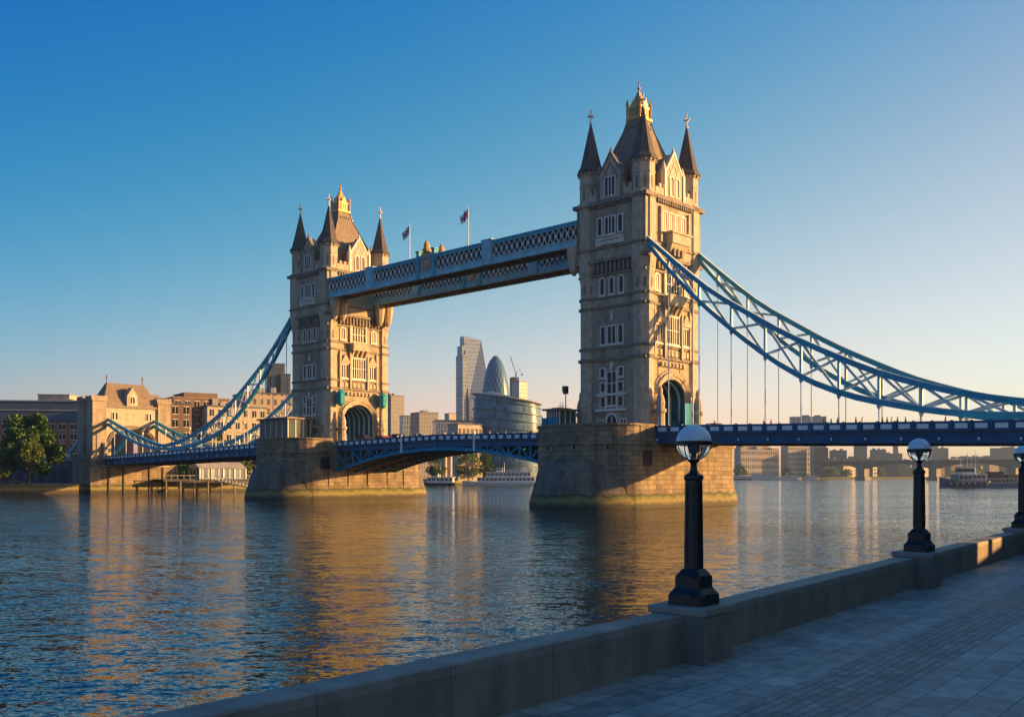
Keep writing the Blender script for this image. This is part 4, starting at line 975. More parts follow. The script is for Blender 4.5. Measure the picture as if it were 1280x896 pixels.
for k in range(16):
    px = 1030+16.5*k+rnd.uniform(-3, 3); dp = 1330+9*k+rnd.uniform(0, 60); yt = rnd.uniform(571, 583); wp = rnd.uniform(9, 19)
    wall = [M['far_grey'], M['far_warm'], M['far_cream'], M['brick_brown']][rnd.randrange(4)]
    building('riverside_house', 'low quay house beyond the distant bridge, %s from the left in its row' % ordn[k], 'building', px, dp, wp/F*dp, rnd.uniform(9, 15), z_(yt, dp), rnd.choice((-14, 20, 38)), wall, group='low houses on the far quay', bands=rnd.choice((0, 2, 3)), steps=((0, .4, rnd.uniform(0, 4)),) if k % 2 else ((.5, 1, rnd.uniform(0, 4)),))
# distant road bridge
p0 = Vector((*at(1026, 1090), 0)); p1 = Vector((*at(1420, 900), 0)); L_ = (p1-p0).length; rz = math.atan2(p1.y-p0.y, p1.x-p0.x)
t = root('road_bridge', 'low grey road bridge of flat arches crossing the river far behind the lamps', 'bridge', tuple(p0), rz)
zd = z_(577, 1050)
m = MB(); m.box(-10, L_+10, 0, 14, zd-1.6, zd); m.build('deck', M['far_stone'], t)
m = MB()
for yy in (0, 14): m.box(-10, L_+10, yy-.2, yy+.2, zd, zd+1.2)
m.build('railing', M['far_stone'], t)
npier = 4
for k in range(1, npier):
    x = L_*k/npier-30; m = MB(); m.box(x-4, x+4, -.8, 14.8, -2, zd-1.5); m.box(x-5.5, x+5.5, -3, 17, -2, 3.4); m.build('pier', M['far_stone'], t)
for k in range(npier):
    xa, xb = max(0, L_*k/npier-30+4), L_*(k+1)/npier-30-4
    arc = [(xa+(xb-xa)*j/16, zd-2.2-5.4*(2*j/16-1)**2) for j in range(17)]
    m = MB(); m.loft([[(x, yy, z) for x, z in arc]+[(xb, yy, zd-1.55), (xa, yy, zd-1.55)] for yy in (.5, 13.5)]); m.build('arch_span', M['far_stone'], t)

# ------------------------------------------------------------------ trees
def leaf_mat(name, c, c2):
    m, t, b = new_mat(name); L = t.links.new
    tc = N(t, 'ShaderNodeTexCoord'); no = N(t, 'ShaderNodeTexNoise'); no.inputs['Scale'].default_value = .5; no.inputs['Detail'].default_value = 5; L(tc.outputs['Object'], no.inputs[0])
    r = ramp(t, [(.35, c), (.65, c2)]); L(no.outputs[0], r.inputs[0]); L(r.outputs[0], b.inputs['Base Color']); b.inputs['Roughness'].default_value = .6
    tr = N(t, 'ShaderNodeBsdfTranslucent'); L(r.outputs[0], tr.inputs[0]); ms = N(t, 'ShaderNodeMixShader'); ms.inputs[0].default_value = .3
    L(b.outputs[0], ms.inputs[1]); L(tr.outputs[0], ms.inputs[2]); L(ms.outputs[0], t.nodes['Material Output'].inputs[0]); return m
M['leaf'] = leaf_mat('foliage', (.03, .085, .012), (.07, .15, .02)); M['leaf_light'] = leaf_mat('light_foliage', (.07, .12, .018), (.13, .18, .03))
M['bark'] = plain('bark', (.1, .08, .06), .9, var=.3, scale=3)
def tree(label, px, depth, ytop, wpx, base=2.7, mat='leaf', n=2600, seed=1, trunk=.22, group=None, leaf=.55, name='tree'):
    rnd = random.Random(seed); x, y = at(px, depth); h = z_(ytop, depth)-base; wd = wpx/F*depth
    t = root(name, label, 'tree', (x, y, base), 0, group)
    m = MB(); tr = max(.16, h*.022); bh = h*trunk*1.5
    m.tube([(0, 0, -.3), (.05*h*.2, 0, bh*.5), (0, .02*h, bh), (.02*h, 0, h*.6), (0, 0, h*.85)], [tr*1.3, tr, tr*.85, tr*.5, tr*.15], 8)
    limbs = []
    for k in range(8):
        a = k*2.4+rnd.random(); r = wd*rnd.uniform(.22, .4); z0 = h*rnd.uniform(trunk*1.0, .5); z1 = min(h*.88, z0+h*rnd.uniform(.18, .35))
        p = (r*math.cos(a), r*math.sin(a), z1); m.tube([(0, 0, z0), (p[0]*.5, p[1]*.5, z0+(z1-z0)*.6), p], [tr*.5, tr*.3, tr*.1], 5); limbs.append(p)
    m.build('trunk', M['bark'], t, True)
    m = MB(); clumps = []
    for k in range(34):
        a = rnd.uniform(0, 2*PI); u = rnd.random(); zz = h*(trunk+(1-trunk)*rnd.uniform(.06, .93))
        f_ = (zz/h-trunk)/(1-trunk); prof = math.sin(PI*min(1, .16+f_*.84))**.65
        r = wd/2*prof*rnd.uniform(.45, .93); clumps.append((r*math.cos(a), r*math.sin(a), zz, wd*rnd.uniform(.11, .19)))
    for k in range(n):
        c = clumps[k % len(clumps)]
        d = Vector((rnd.gauss(0, 1), rnd.gauss(0, 1), rnd.gauss(0, 1))).normalized()*c[3]*(rnd.random()**.4)
        p = Vector((c[0], c[1], c[2]))+Vector((d.x, d.y, d.z*.75)); 
        if p.z > h: continue
        s_ = leaf*rnd.uniform(.55, 1.25); u = Vector((rnd.gauss(0, 1), rnd.gauss(0, 1), rnd.gauss(0, .6))).normalized(); v = u.orthogonal().normalized(); v = (Matrix.Rotation(rnd.random()*6, 3, u) @ v)*s_; u = u*s_*.7
        m.face([m.vert(p-u-v*.2), m.vert(p+v*.8), m.vert(p+u-v*.1), m.vert(p-v*.9)])
    m.build('crown', M[mat], t)
    return t
tree('big round dark green tree on the left quay in front of the hotel', 36, 268, 517, 70, seed=3, n=14000, trunk=.16, leaf=.55)
tree('smaller lighter green tree leaning in front of the big round tree', 36, 258, 543, 42, mat='leaf_light', seed=5, n=4500, trunk=.3, leaf=.4)
tree('pale bushy tree at the left picture edge beside the big round tree', 2, 262, 566, 22, mat='leaf_light', seed=8, n=1800, trunk=.15, leaf=.4)
for k, (px, dp, yt, wp, mt, lb) in enumerate([(270, 326, 538, 40, 'leaf', 'broad green tree behind the lowest dip of the chain'), (298, 322, 545, 34, 'leaf_light', 'light green tree right of the broad one behind the chain'), (240, 322, 560, 30, 'leaf', 'small dark tree low behind the chain joint'),
        (322, 330, 548, 34, 'leaf', 'green tree just left of the glass pier cabin'), (228, 316, 581, 30, 'leaf', 'leafy bush under the left deck beside the gate'), (262, 316, 578, 34, 'leaf_light', 'leafy bush under the left deck in its middle'), (296, 318, 576, 32, 'leaf', 'leafy bush under the left deck beside the pier'),
        (585, 492, 566, 34, 'leaf_light', 'golden lit willow seen beneath the opening leaves'), (607, 500, 564, 22, 'leaf', 'dark green tree right of the golden willow'), (545, 470, 566, 26, 'leaf', 'dark green tree left of the pale columns'), (655, 535, 570, 24, 'leaf', 'tree beneath the right opening leaf beside the near pier')]):
    tree(lb, px, dp, yt, wp, mat=mt, seed=20+k, n=1700, trunk=.12, leaf=.55, group='trees along the far bank')
for k, (px, dp, yt, wp) in enumerate([(925, 1150, 580, 16), (985, 1160, 584, 12), (1040, 1300, 584, 22), (1058, 1320, 585, 18), (1100, 1400, 585, 22), (1130, 1430, 586, 24), (1190, 1450, 586, 26), (1220, 1470, 587, 24)]):
    tree(['rounded tree at the foot of the far colonnaded building', 'small rounded tree between two far bank buildings', 'hazy tree left under the distant bridge', 'second hazy tree left under the distant bridge', 'hazy tree right of the distant bridge pier', 'hazy tree behind the middle lamp column', 'hazy tree left above the barges', 'hazy tree right above the barges'][k], px, dp, yt, wp, seed=50+k, n=420, trunk=.05, leaf=1.6, group='far hazy trees by the water')

# ------------------------------------------------------------------ wharf, pavilion, cars on the left quay
t = root('timber_wharf', 'dark timber wharf on pale piles left of the far pier', 'wharf', bw(-172, 2, 0), TH)
m = MB(); m.box(-9, -3, 4, 34, 3.2, 3.9); m.build('wharf_deck', M['dark_wall'], t)
for k in range(7):
    m = MB(); y = 5+4.5*k; m.lathe([(.28, -2), (.28, 3.25)], 8, (-3.4, y)); m.build('pile', M['stone_dark'], t)
m = MB()
for k in range(15): y = 4.5+2*k; m.box(-3.2, -3.05, y-.07, y+.07, 3.9, 5.0)
m.box(-3.22, -3.03, 4, 34, 4.9, 5.05); m.build('wharf_railing', M['concrete'], t)
t = root('white_marquee', 'white pitched marquee with glass sides on the timber wharf', 'marquee', bw(-177.5, 25, 3.9), TH)
m = MB(); m.loft([[(-3.4, y, 3.2), (3.4, y, 3.2), (0, y, 5.2)] for y in (-8, 8)]); m.build('roof', M['concrete'], t)
m = MB()
for y in (-7.8, -3.9, 0, 3.9, 7.8):
    for x in (-3.2, 3.2): m.box(x-.12, x+.12, y-.12, y+.12, 0, 3.2)
m.build('frame', M['white_paint'], t)
m = MB(); m.box(-3.05, 3.05, -7.6, 7.6, .02, 3.1); m.build('glass_side', M['office_glass'], t)
t = root('moored_gangway', 'white gangway sloping to the water beside the far pier', 'gangway', bw(-165, 20, 0), TH)
m = MB(); m.bar((-6, 0, 3.6), (4, 8, 1.0), 2.0, .3); m.build('walkway', M['concrete'], t)
m = MB()
for q in (-.9, .9):
    m.bar((-6+q*.6, -q, 4.9), (4+q*.6, 8-q, 2.3), .12, .12)
    for k in range(7): u = k/6; m.bar((-6+10*u+q*.6, 8*u-q, 3.7-2.6*u), (-6+10*u+q*.6, 8*u-q, 4.9-2.6*u), .1, .1)
m.build('railing', M['white_paint'], t)
M['car_dark'] = plain('dark_car_paint', (.02, .022, .028), .25, var=.1); M['car_red'] = plain('red_car_paint', (.35, .02, .015), .25, var=.1); M['car_grey'] = plain('silver_car_paint', (.35, .36, .37), .25, .4, var=.05); M['tyre'] = plain('rubber', (.02, .02, .02), .8)
def make_car(label, loc, rz, paint, tall=1.0, group='cars on the roads'):
    t = root('car', label, 'car', loc, rz, group)
    m = MB(); pr_ = [(-2.1, .35), (2.1, .35), (2.15, .75), (1.9, .95), (1.0, 1.02), (.45, 1.42*tall), (-1.3, 1.45*tall), (-2.0, 1.05), (-2.15, .8)]
    m.loft([[(x*(.97 if abs(y) > .8 else 1), y, z) for x, z in pr_] for y in (-.86, -.7, .7, .86)]); m.build('body', paint, t, True)
    m = MB()
    for y in (-.875, .875): m.prism([(.85, y-.01, 1.03), (.4, y-.01, 1.33*tall), (-1.2, y-.01, 1.36*tall), (-1.6, y-.01, 1.05)], (0, .02, 0))
    m.build('side_window', M['glass_dark'], t)
    for x in (-1.35, 1.35):
        for y in (-.8, .8):
            m = MB(); m.loft([[(x+.33*math.cos(2*PI*k/14), y+e, .33+.33*math.sin(2*PI*k/14)) for k in range(14)] for e in (-.1, .1)]); m.build('wheel', M['tyre'], t)
    return t
xx, yy = at(16, 262); make_car('dark car parked on the quay under the trees', (xx, yy, 2.71), R(5), M['car_dark'])
b = bw(16, -4, zfR(16)+.01); make_car('red car driving right past the nearer tower', b, TH, M['car_red'])
b = bw(12.5, 3.5, zfR(12)+.01); make_car('dark tall car leaving the arch of the nearer tower', b, TH, M['car_dark'], 1.35)
for s_, y_, p, tl, lb in ((-66, -5, 'car_dark', 1.3, 'dark tall car crossing beside the far tower lanterns'), (-60, -5, 'car_red', 1.05, 'red car on the opening leaf near the far tower'), (-55, -5, 'car_dark', 1.2, 'dark car following the red one on the opening leaf'), (-48, -5, 'car_grey', 1.1, 'silver car near the middle of the opening leaves')):
    make_car(lb, bw(s_, y_, 11.55), TH, M[p], tl)

# ------------------------------------------------------------------ boats
M['hull_blue'] = plain('hull_blue', (.02, .07, .16), .4, var=.2, scale=.4); M['hull_white'] = plain('hull_white', (.6, .58, .54), .4, var=.1, scale=.4); M['hull_black'] = plain('hull_black', (.02, .02, .022), .5, var=.2)
def hull(t, L, B, zk, zd, mat, sheer=.8, rub=None):
    m = MB(); rings = []
    for k in range(15):
        u = k/14; x = -L/2+L*u
        wv = B/2*(min(1, (1-u)*4.2)**.55 if u > .7 else 1)*(1 if u > .06 else .85); wv = max(wv, .04); s_ = zd+sheer*max(0, (u-.6)/.4)**2
        rings.append([(x, -wv*.7, zk), (x, -wv, zk+.6*(zd-zk)), (x, -wv, s_), (x, wv, s_), (x, wv, zk+.6*(zd-zk)), (x, wv*.7, zk)])
    m.loft(rings); m.build('hull', mat, t, True)
    m = MB()
    for q in (1, -1):
        for a, b_ in zip(rings, rings[1:]):
            pa, pb = a[2 if q < 0 else 3], b_[2 if q < 0 else 3]; m.bar((pa[0], pa[1]+q*.02, pa[2]-.15), (pb[0], pb[1]+q*.02, pb[2]-.15), .15, .3)
    m.build('rubbing_strake', rub or M['white_paint'], t)
def ferry(label, px, depth, L, rz, decks, hm, group=None, rail=True):
    x, y = at(px, depth); t = root('passenger_boat', label, 'boat', (x, y, 0), rz, group)
    hull(t, L, L*.16+2, -.8, 1.7, hm)
    z = 1.7; l0, l1 = -L*.44, L*.3; bb = L*.065+.6
    for d in range(decks):
        m = MB(); m.box(l0, l1, -bb, bb, z-.02, z+2.3); m.build('deckhouse', M['hull_white'], t)
        m = MB(); nw = max(4, int((l1-l0)/1.9))
        for k in range(nw):
            xa = l0+(l1-l0)*(k+.18)/nw; xb = l0+(l1-l0)*(k+.82)/nw; m.box(xa, xb, -bb-.04, bb+.04, z+.85, z+1.75)
        m.build('window_row', M['glass_dark'], t)
        m = MB(); m.box(l0-.6, l1+.8, -bb-.5, bb+.5, z+2.3, z+2.5); m.build('deck_roof', M['white_paint'], t)
        z += 2.5; l0 += L*.05; l1 -= L*.12; bb -= .3
    m = MB(); m.box(l1-3.2, l1, -1.4, 1.4, z-.02, z+2); m.build('wheelhouse', M['hull_white'], t)
    m = MB(); m.box(l1-2.9, l1+.05, -1.45, 1.45, z+.9, z+1.6); m.build('wheelhouse_window', M['glass_dark'], t)
    m = MB(); m.tube([(l1-4, 0, z), (l1-4, 0, z+5)], [.12, .06]); m.bar((l1-4, -1, z+3.4), (l1-4, 1, z+3.4), .08, .08); m.build('mast', M['white_paint'], t)
    if rail:
        m = MB(); l2 = -L*.42
        for k in range(int((l1-3.5-l2)/1.6)+1):
            for yy in (-bb, bb): m.box(l2+1.6*k-.05, l2+1.6*k+.05, yy-.04, yy+.04, z-.02, z+1)
        for yy in (-bb, bb): m.box(l2, l1-3.5, yy-.04, yy+.04, z+.94, z+1.04)
        m.build('railing', M['white_paint'], t)
    return t
ferry('long white pleasure boat moored below the opening leaves', 626, 478, 38, R(178), 2, M['hull_white'])
ferry('white boat with a dark hull moored left of the long pleasure boat', 548, 470, 17, R(170), 1, M['hull_black'])
ferry('white river boat moored before the colonnaded building', 948, 1130, 44, R(175), 2, M['hull_white'])
ferry('small dark boat ahead of the white boat by the colonnaded building', 927, 1085, 22, R(172), 1, M['hull_black'])
ferry('small white boat moored under the sunlit tan block', 985, 1120, 24, R(175), 1, M['hull_white'])
ferry('small pale boat moored before the dark narrow building', 1012, 1140, 18, R(175), 1, M['hull_white'])
# tug and barge
x, y = at(1204, 400)
t = root('tug_boat', 'dark blue work boat with masts and a white wheelhouse left of the barge', 'boat', (x, y, 0), R(186))
t.scale = (1.3, 1.3, 1.4)
hull(t, 16, 5.2, -.8, 1.9, M['hull_blue'], 1.3, M['hull_blue'])
m = MB(); m.box(-6.5, 3.0, -2.0, 2.0, 1.85, 3.9); m.build('deckhouse', M['concrete'], t)
m = MB()
for k in range(6): m.box(-6.1+1.5*k, -5.2+1.5*k, -2.05, 2.05, 2.6, 3.4)
m.build('window_row', M['glass_dark'], t)
m = MB(); m.box(-3, 1.6, -1.7, 1.7, 3.9, 5.9); m.box(-3.3, 2.1, -2, 2, 5.9, 6.1); m.build('wheelhouse', M['hull_white'], t)
m = MB(); m.box(-2.7, 1.66, -1.75, 1.75, 4.6, 5.5); m.build('wheelhouse_window', M['glass_dark'], t)
m = MB()
for xx_, h_ in ((-4.2, 5.2), (-1.4, 4.5), (.8, 3.6)): m.tube([(xx_, 0, 6 if xx_ > -3 else 3.9), (xx_, 0, 6+h_)], [.1, .05]); m.bar((xx_, -.8, 5+h_*.9), (xx_, .8, 5+h_*.9), .07, .07)
m.build('mast', M['white_paint'], t)
m = MB()
for k in range(7):
    for yy in (-2.3, 2.3): m.lathe([(.38, .7), (.48, 1.1), (.38, 1.5)], 8, (-6+2*k, yy+(.35 if yy > 0 else -.35)))
m.build('tyre_fender', M['tyre'], t)
m = MB()
for k in range(10): m.box(-7.6+1.5*k, -7.5+1.5*k, -2.3, -2.2, 1.9, 2.9)
m.box(-7.6, 6, -2.3, -2.2, 2.85, 2.95); m.build('railing', M['white_paint'], t)
x, y = at(1240, 402)
t = root('flat_barge', 'flat dark barge with stacked deck gear right beside the work boat', 'barge', (x, y, 0), R(184)); t.scale = (1.1, 1.1, 1.5)
m = MB(); m.loft([[(-11, -3.4, -.8), (10, -3.4, -.8), (10, 3.4, -.8), (-11, 3.4, -.8)], [(-11.5, -3.6, 1.4), (11, -3.6, 1.4), (11, 3.6, 1.4), (-11.5, 3.6, 1.4)]]); m.build('hull', M['hull_blue'], t)
m = MB(); m.box(-11.55, 11.05, -3.66, 3.66, 1.1, 1.45); m.build('rubbing_strake', M['concrete'], t)
m = MB()
for k in range(15):
    m.box(-10.8+1.5*k, -10.7+1.5*k, 3.35, 3.45, 1.4, 2.5); m.box(-10.8+1.5*k, -10.7+1.5*k, -3.45, -3.35, 1.4, 2.5)
for yy in (-3.4, 3.4): m.box(-10.8, 10.3, yy-.05, yy+.05, 2.4, 2.5)
m.build('railing', M['white_paint'], t)
for x0, x1, h_, mt in ((-9, -5, 2.0, 'car_dark'), (-3.5, 1.5, 2.8, 'hull_black'), (3, 6.5, 2.3, 'hull_white')):
    m = MB(); m.box(x0, x1, -2, 2, 1.4, 1.4+h_); m.box(x0-.2, x1+.2, -2.2, 2.2, 1.4+h_, 1.55+h_); m.build('deck_cabin', M[mt], t)
m = MB(); m.tube([(8, 0, 1.4), (8, 0, 7.5)], [.14, .06]); m.tube([(-4.2, 0, 1.4), (-4.2, 0, 6)], [.12, .05]); m.build('mast', M['white_paint'], t)

# ------------------------------------------------------------------ things on the bridge
M['cabin_glass'] = plain('cabin_glass', (.05, .085, .09), .25, var=.3, scale=.5, spec=.12)
def cabin(label, s, y0, x0, w_, d_, h_, panel):
    t = root('control_cabin', label, 'cabin', bw(s+x0, y0, 11.42), TH)
    m = MB(); m.box(-w_/2, w_/2, -d_/2, d_/2, 0, h_); m.build('glass_wall', M['cabin_glass'], t)
    m = MB(); m.box(-w_/2-.6, w_/2+.6, -d_/2-.6, d_/2+.6, h_, h_+.3); m.box(-w_/2+.5, w_/2-.5, -d_/2+.5, d_/2-.5, h_+.3, h_+.5); m.build('roof', M['slate'], t)
    m = MB(); n_ = 5
    for k in range(n_+1):
        x = -w_/2+w_*k/n_
        for y in (-d_/2, d_/2): m.box(x-.08, x+.08, y-.1, y+.1, 0, h_)
    for k in range(4):
        y = -d_/2+d_*k/3
        for x in (-w_/2, w_/2): m.box(x-.09, x+.09, y-.1, y+.1, 0, h_)
    m.build('frame', M['pale_stone'], t)
    m = MB(); m.box(-w_/2-.05, w_/2+.05, -d_/2-.05, d_/2+.05, .05, 1.1); m.build('lower_panel', M[panel], t)
    m = MB()
    for k in range(5): m.tube([(-w_/2+.8+k*(w_-1.6)/4, 0, h_+.4), (-w_/2+.8+k*(w_-1.6)/4, 0, h_+1.0+.5*(k % 2))], .05)
    m.build('aerial', M['white_paint'], t)
    return t
cabin('glass fronted cabin with blue base panels on the far pier', S2, -12.6, -2.6, 10.5, 5.6, 5.4, 'deck_blue')
cabin('small dark roofed cabin with blue panels left of the nearer tower on its pier', 0, -10.4, -7.9, 2.6, 4.0, 4.0, 'deck_blue')
t = root('lamp_mast', 'thin mast with a floodlight standing on the nearer pier', 'light mast', bw(-9.0, -8.0, 11.4), TH)
m = MB(); m.tube([(0, 0, 0), (0, 0, 7.4)], [.14, .08]); m.build('mast', M['black'], t)
m = MB(); m.box(-.35, .35, -.5, .3, 7.3, 8.3); m.box(-.5, .5, -.1, .1, 7.0, 7.3); m.build('floodlight', M['black'], t)
t = root('barrier_panel', 'bright blue barrier screen on the curved parapet of the nearer pier', 'barrier', bw(-6.2, -15.2, 12.76), TH)
m = MB(); m.box(-1.6, 1.6, -.06, .06, 0, 1.3); m.build('screen', M['deck_blue'], t)
m = MB()
for k in range(4): m.box(-1.65+1.1*k, -1.5+1.1*k, -.1, .1, 0, 1.4)
m.build('post', M['navy'], t)
t = root('portal_screen', 'tall bright blue screen beside the arch of the nearer tower', 'screen', bw(7.6, 3.4, 11.2), TH)
m = MB(); m.box(-.1, .1, -1.6, 1.6, 0, 5.4); m.build('screen', M['deck_blue'], t)
m = MB()
for q in (-1.5, 0, 1.5): m.box(.1, .2, q-.08, q+.08, 0, 5.4)
m.build('batten', M['chain_blue'], t)
t = root('white_pole', 'slim white pole in front of the lit face of the nearer tower', 'pole', bw(9.0, 2.2, 11.0), TH)
m = MB(); m.lathe([(.16, 0), (.15, .8), (.09, 1.0), (.06, 26), (.02, 26.4)], 8); m.build('pole', M['white_paint'], t)
# slim deck lamps along the left side span
for k in range(6):
    s_ = -98-13*k
    t = root('deck_lamp', ['slim white lamp post on the left deck, first from the far tower', 'slim white lamp post on the left deck, second from the far tower', 'slim white lamp post on the left deck, third from the far tower', 'slim white lamp post on the left deck, fourth from the far tower', 'slim white lamp post on the left deck, fifth from the far tower', 'slim white lamp post on the left deck, last before the shore gate'][k], 'lamp post', bw(s_, -6.1, zfL(s_-S2)+.01), TH, 'lamp posts on the left deck')
    m = MB(); m.lathe([(.2, 0), (.18, .8), (.1, 1), (.08, 6.2)], 8); m.build('post', M['white_paint'], t)
    m = MB(); m.lathe([(.1, 6.2), (.3, 6.5), (.32, 6.9), (.1, 7.2)], 8); m.build('lamp_head', M['pale_stone'], t)

# people on the decks
def person_mesh(variant):
    sk = {'pelvis': (0, 0, .95), 'waist': (0, 0, 1.12), 'chest': (0, .01, 1.36), 'neck': (0, 0, 1.5), 'chin': (.02, 0, 1.57), 'head': (.01, 0, 1.66), 'crown': (0, 0, 1.75)}
    st = .18 if variant else .08
    for q, sy in (('l', 1), ('r', -1)):
        sk['hip'+q] = (0, .1*sy, .9); sk['knee'+q] = (st*sy*.8+.03, .11*sy, .5); sk['ankle'+q] = (st*sy*1.3-.04, .11*sy, .08); sk['toe'+q] = (st*sy*1.3+.12, .12*sy, .03)
        sk['shoulder'+q] = (0, .19*sy, 1.41); sk['elbow'+q] = (-st*sy*.8-.03, .25*sy, 1.14); sk['wrist'+q] = (-st*sy+.1, .25*sy, .9); sk['hand'+q] = (-st*sy+.14, .24*sy, .8)
    rad = {'pelvis': .15, 'waist': .14, 'chest': .16, 'neck': .06, 'chin': .075, 'head': .1, 'crown': .07, 'hip': .1, 'knee': .065, 'ankle': .045, 'toe': .04, 'shoulder': .075, 'elbow': .05, 'wrist': .035, 'hand': .045}
    E = [('pelvis', 'waist'), ('waist', 'chest'), ('chest', 'neck'), ('neck', 'chin'), ('chin', 'head'), ('head', 'crown')]
    for q in 'lr': E += [('pelvis', 'hip'+q), ('hip'+q, 'knee'+q), ('knee'+q, 'ankle'+q), ('ankle'+q, 'toe'+q), ('chest', 'shoulder'+q), ('shoulder'+q, 'elbow'+q), ('elbow'+q, 'wrist'+q), ('wrist'+q, 'hand'+q)]
    names = list(sk); me = bpy.data.meshes.new('person'); me.from_pydata([sk[n] for n in names], [(names.index(a), names.index(b)) for a, b in E], [])
    o = bpy.data.objects.new('person', me); col.objects.link(o)
    o.modifiers.new('skin', 'SKIN'); sv = me.skin_vertices[0].data
    for n, v in zip(names, sv):
        r_ = rad[n if n in rad else n[:-1]]; v.radius = (r_, r_*(.75 if n in ('pelvis', 'waist', 'chest') else 1)); v.use_root = (n == 'pelvis')
    sb = o.modifiers.new('sub', 'SUBSURF'); sb.levels = 1; sb.render_levels = 1
    dg = bpy.context.evaluated_depsgraph_get(); me2 = bpy.data.meshes.new_from_object(o.evaluated_get(dg)); bpy.data.objects.remove(o)
    return me2
skin = plain('skin', (.5, .3, .2), .6); hair = plain('dark_hair', (.03, .02, .015), .7); trous = plain('dark_trousers', (.03, .035, .05), .8)
coats = [plain('%s_coat' % n, c, .8) for n, c in (('black', (.015, .015, .018)), ('red', (.3, .03, .02)), ('white', (.5, .49, .46)), ('navy', (.02, .04, .1)), ('brown', (.14, .08, .04)))]
pm = []
for v in (0, 1):
    for c in coats:
        me = person_mesh(v); me.materials.clear()
        for mm in (c, trous, skin, hair): me.materials.append(mm)
        for p in me.polygons:
            z = p.center.z; yv = abs(p.center.y)
            p.material_index = 3 if z > 1.69 or (z > 1.56 and p.center.x < -.02) else 2 if z > 1.49 or (yv > .18 and z < .9 and z > .7) else 0 if z > .86 else 1
        me.shade_smooth(); pm.append(me)
who = ['black coat', 'red coat', 'white top', 'navy coat', 'brown coat']
rnd = random.Random(4)
ppl = [(px, 'R') for px in (893, 955, 964, 1030, 1039, 1047, 1070, 1078, 1103, 1109, 1115, 1122, 1132, 1182)]
def s_of(px, y):
    u = (px-640)/F; b = O+AY*y; return (b.y*u-b.x)/(AX.x-AX.y*u)
near_of = {893: 'just right of the nearest globe lamp', 955: 'left of a pair by the tall hangers', 964: 'right of a pair by the tall hangers', 1030: 'left in a trio beyond the glassy building', 1039: 'middle of a trio beyond the glassy building', 1047: 'right in a trio beyond the glassy building', 1070: 'left of two under the chain bracing', 1078: 'right of two under the chain bracing', 1103: 'first of a group left of the middle lamp', 1109: 'second of a group left of the middle lamp', 1115: 'third of a group left of the middle lamp', 1122: 'fourth of a group left of the middle lamp', 1132: 'last of a group left of the middle lamp', 1182: 'alone on the deck right of the middle lamp'}
for k, (px, _) in enumerate(ppl):
    s_ = s_of(px, -7.6); o = bpy.data.objects.new('person', pm[(k*3+k//5) % 10]); col.objects.link(o)
    o.location = bw(s_, -7.6, zfR(s_)+.12); o.rotation_euler = (0, 0, TH+(0 if k % 3 else PI)); sc_ = rnd.uniform(.98, 1.08); o.scale = (sc_,)*3
    tag(o, 'person in %s on the deck, %s' % (who[((k*3+k//5) % 10) % 5], near_of[px]), 'person', 'pedestrians on the right deck')
near2 = ['beside the far tower portal', 'a step right of the far tower portal', 'above the far end of the truss', 'left of the white marker post', 'right of the white marker post', 'near the middle joint of the leaves', 'just past the middle joint', 'before the glass rotunda', 'right below the rotunda rim', 'close to the nearer pier']
for k, px in enumerate((497, 503, 512, 521, 541, 556, 566, 612, 632, 664)):
    s_ = s_of(px, -7.0); o = bpy.data.objects.new('person', pm[(k*7+2) % 10]); col.objects.link(o); zz = 10.95+.5*min(s_-S2-9.45, -s_-9.45)/31
    o.location = bw(s_, -7.0, zz+.02); o.rotation_euler = (0, 0, TH+(0 if k % 2 else PI))
    tag(o, 'person in %s crossing the leaves %s' % (who[((k*7+2) % 10) % 5], near2[k]), 'person', 'pedestrians on the opening leaves')

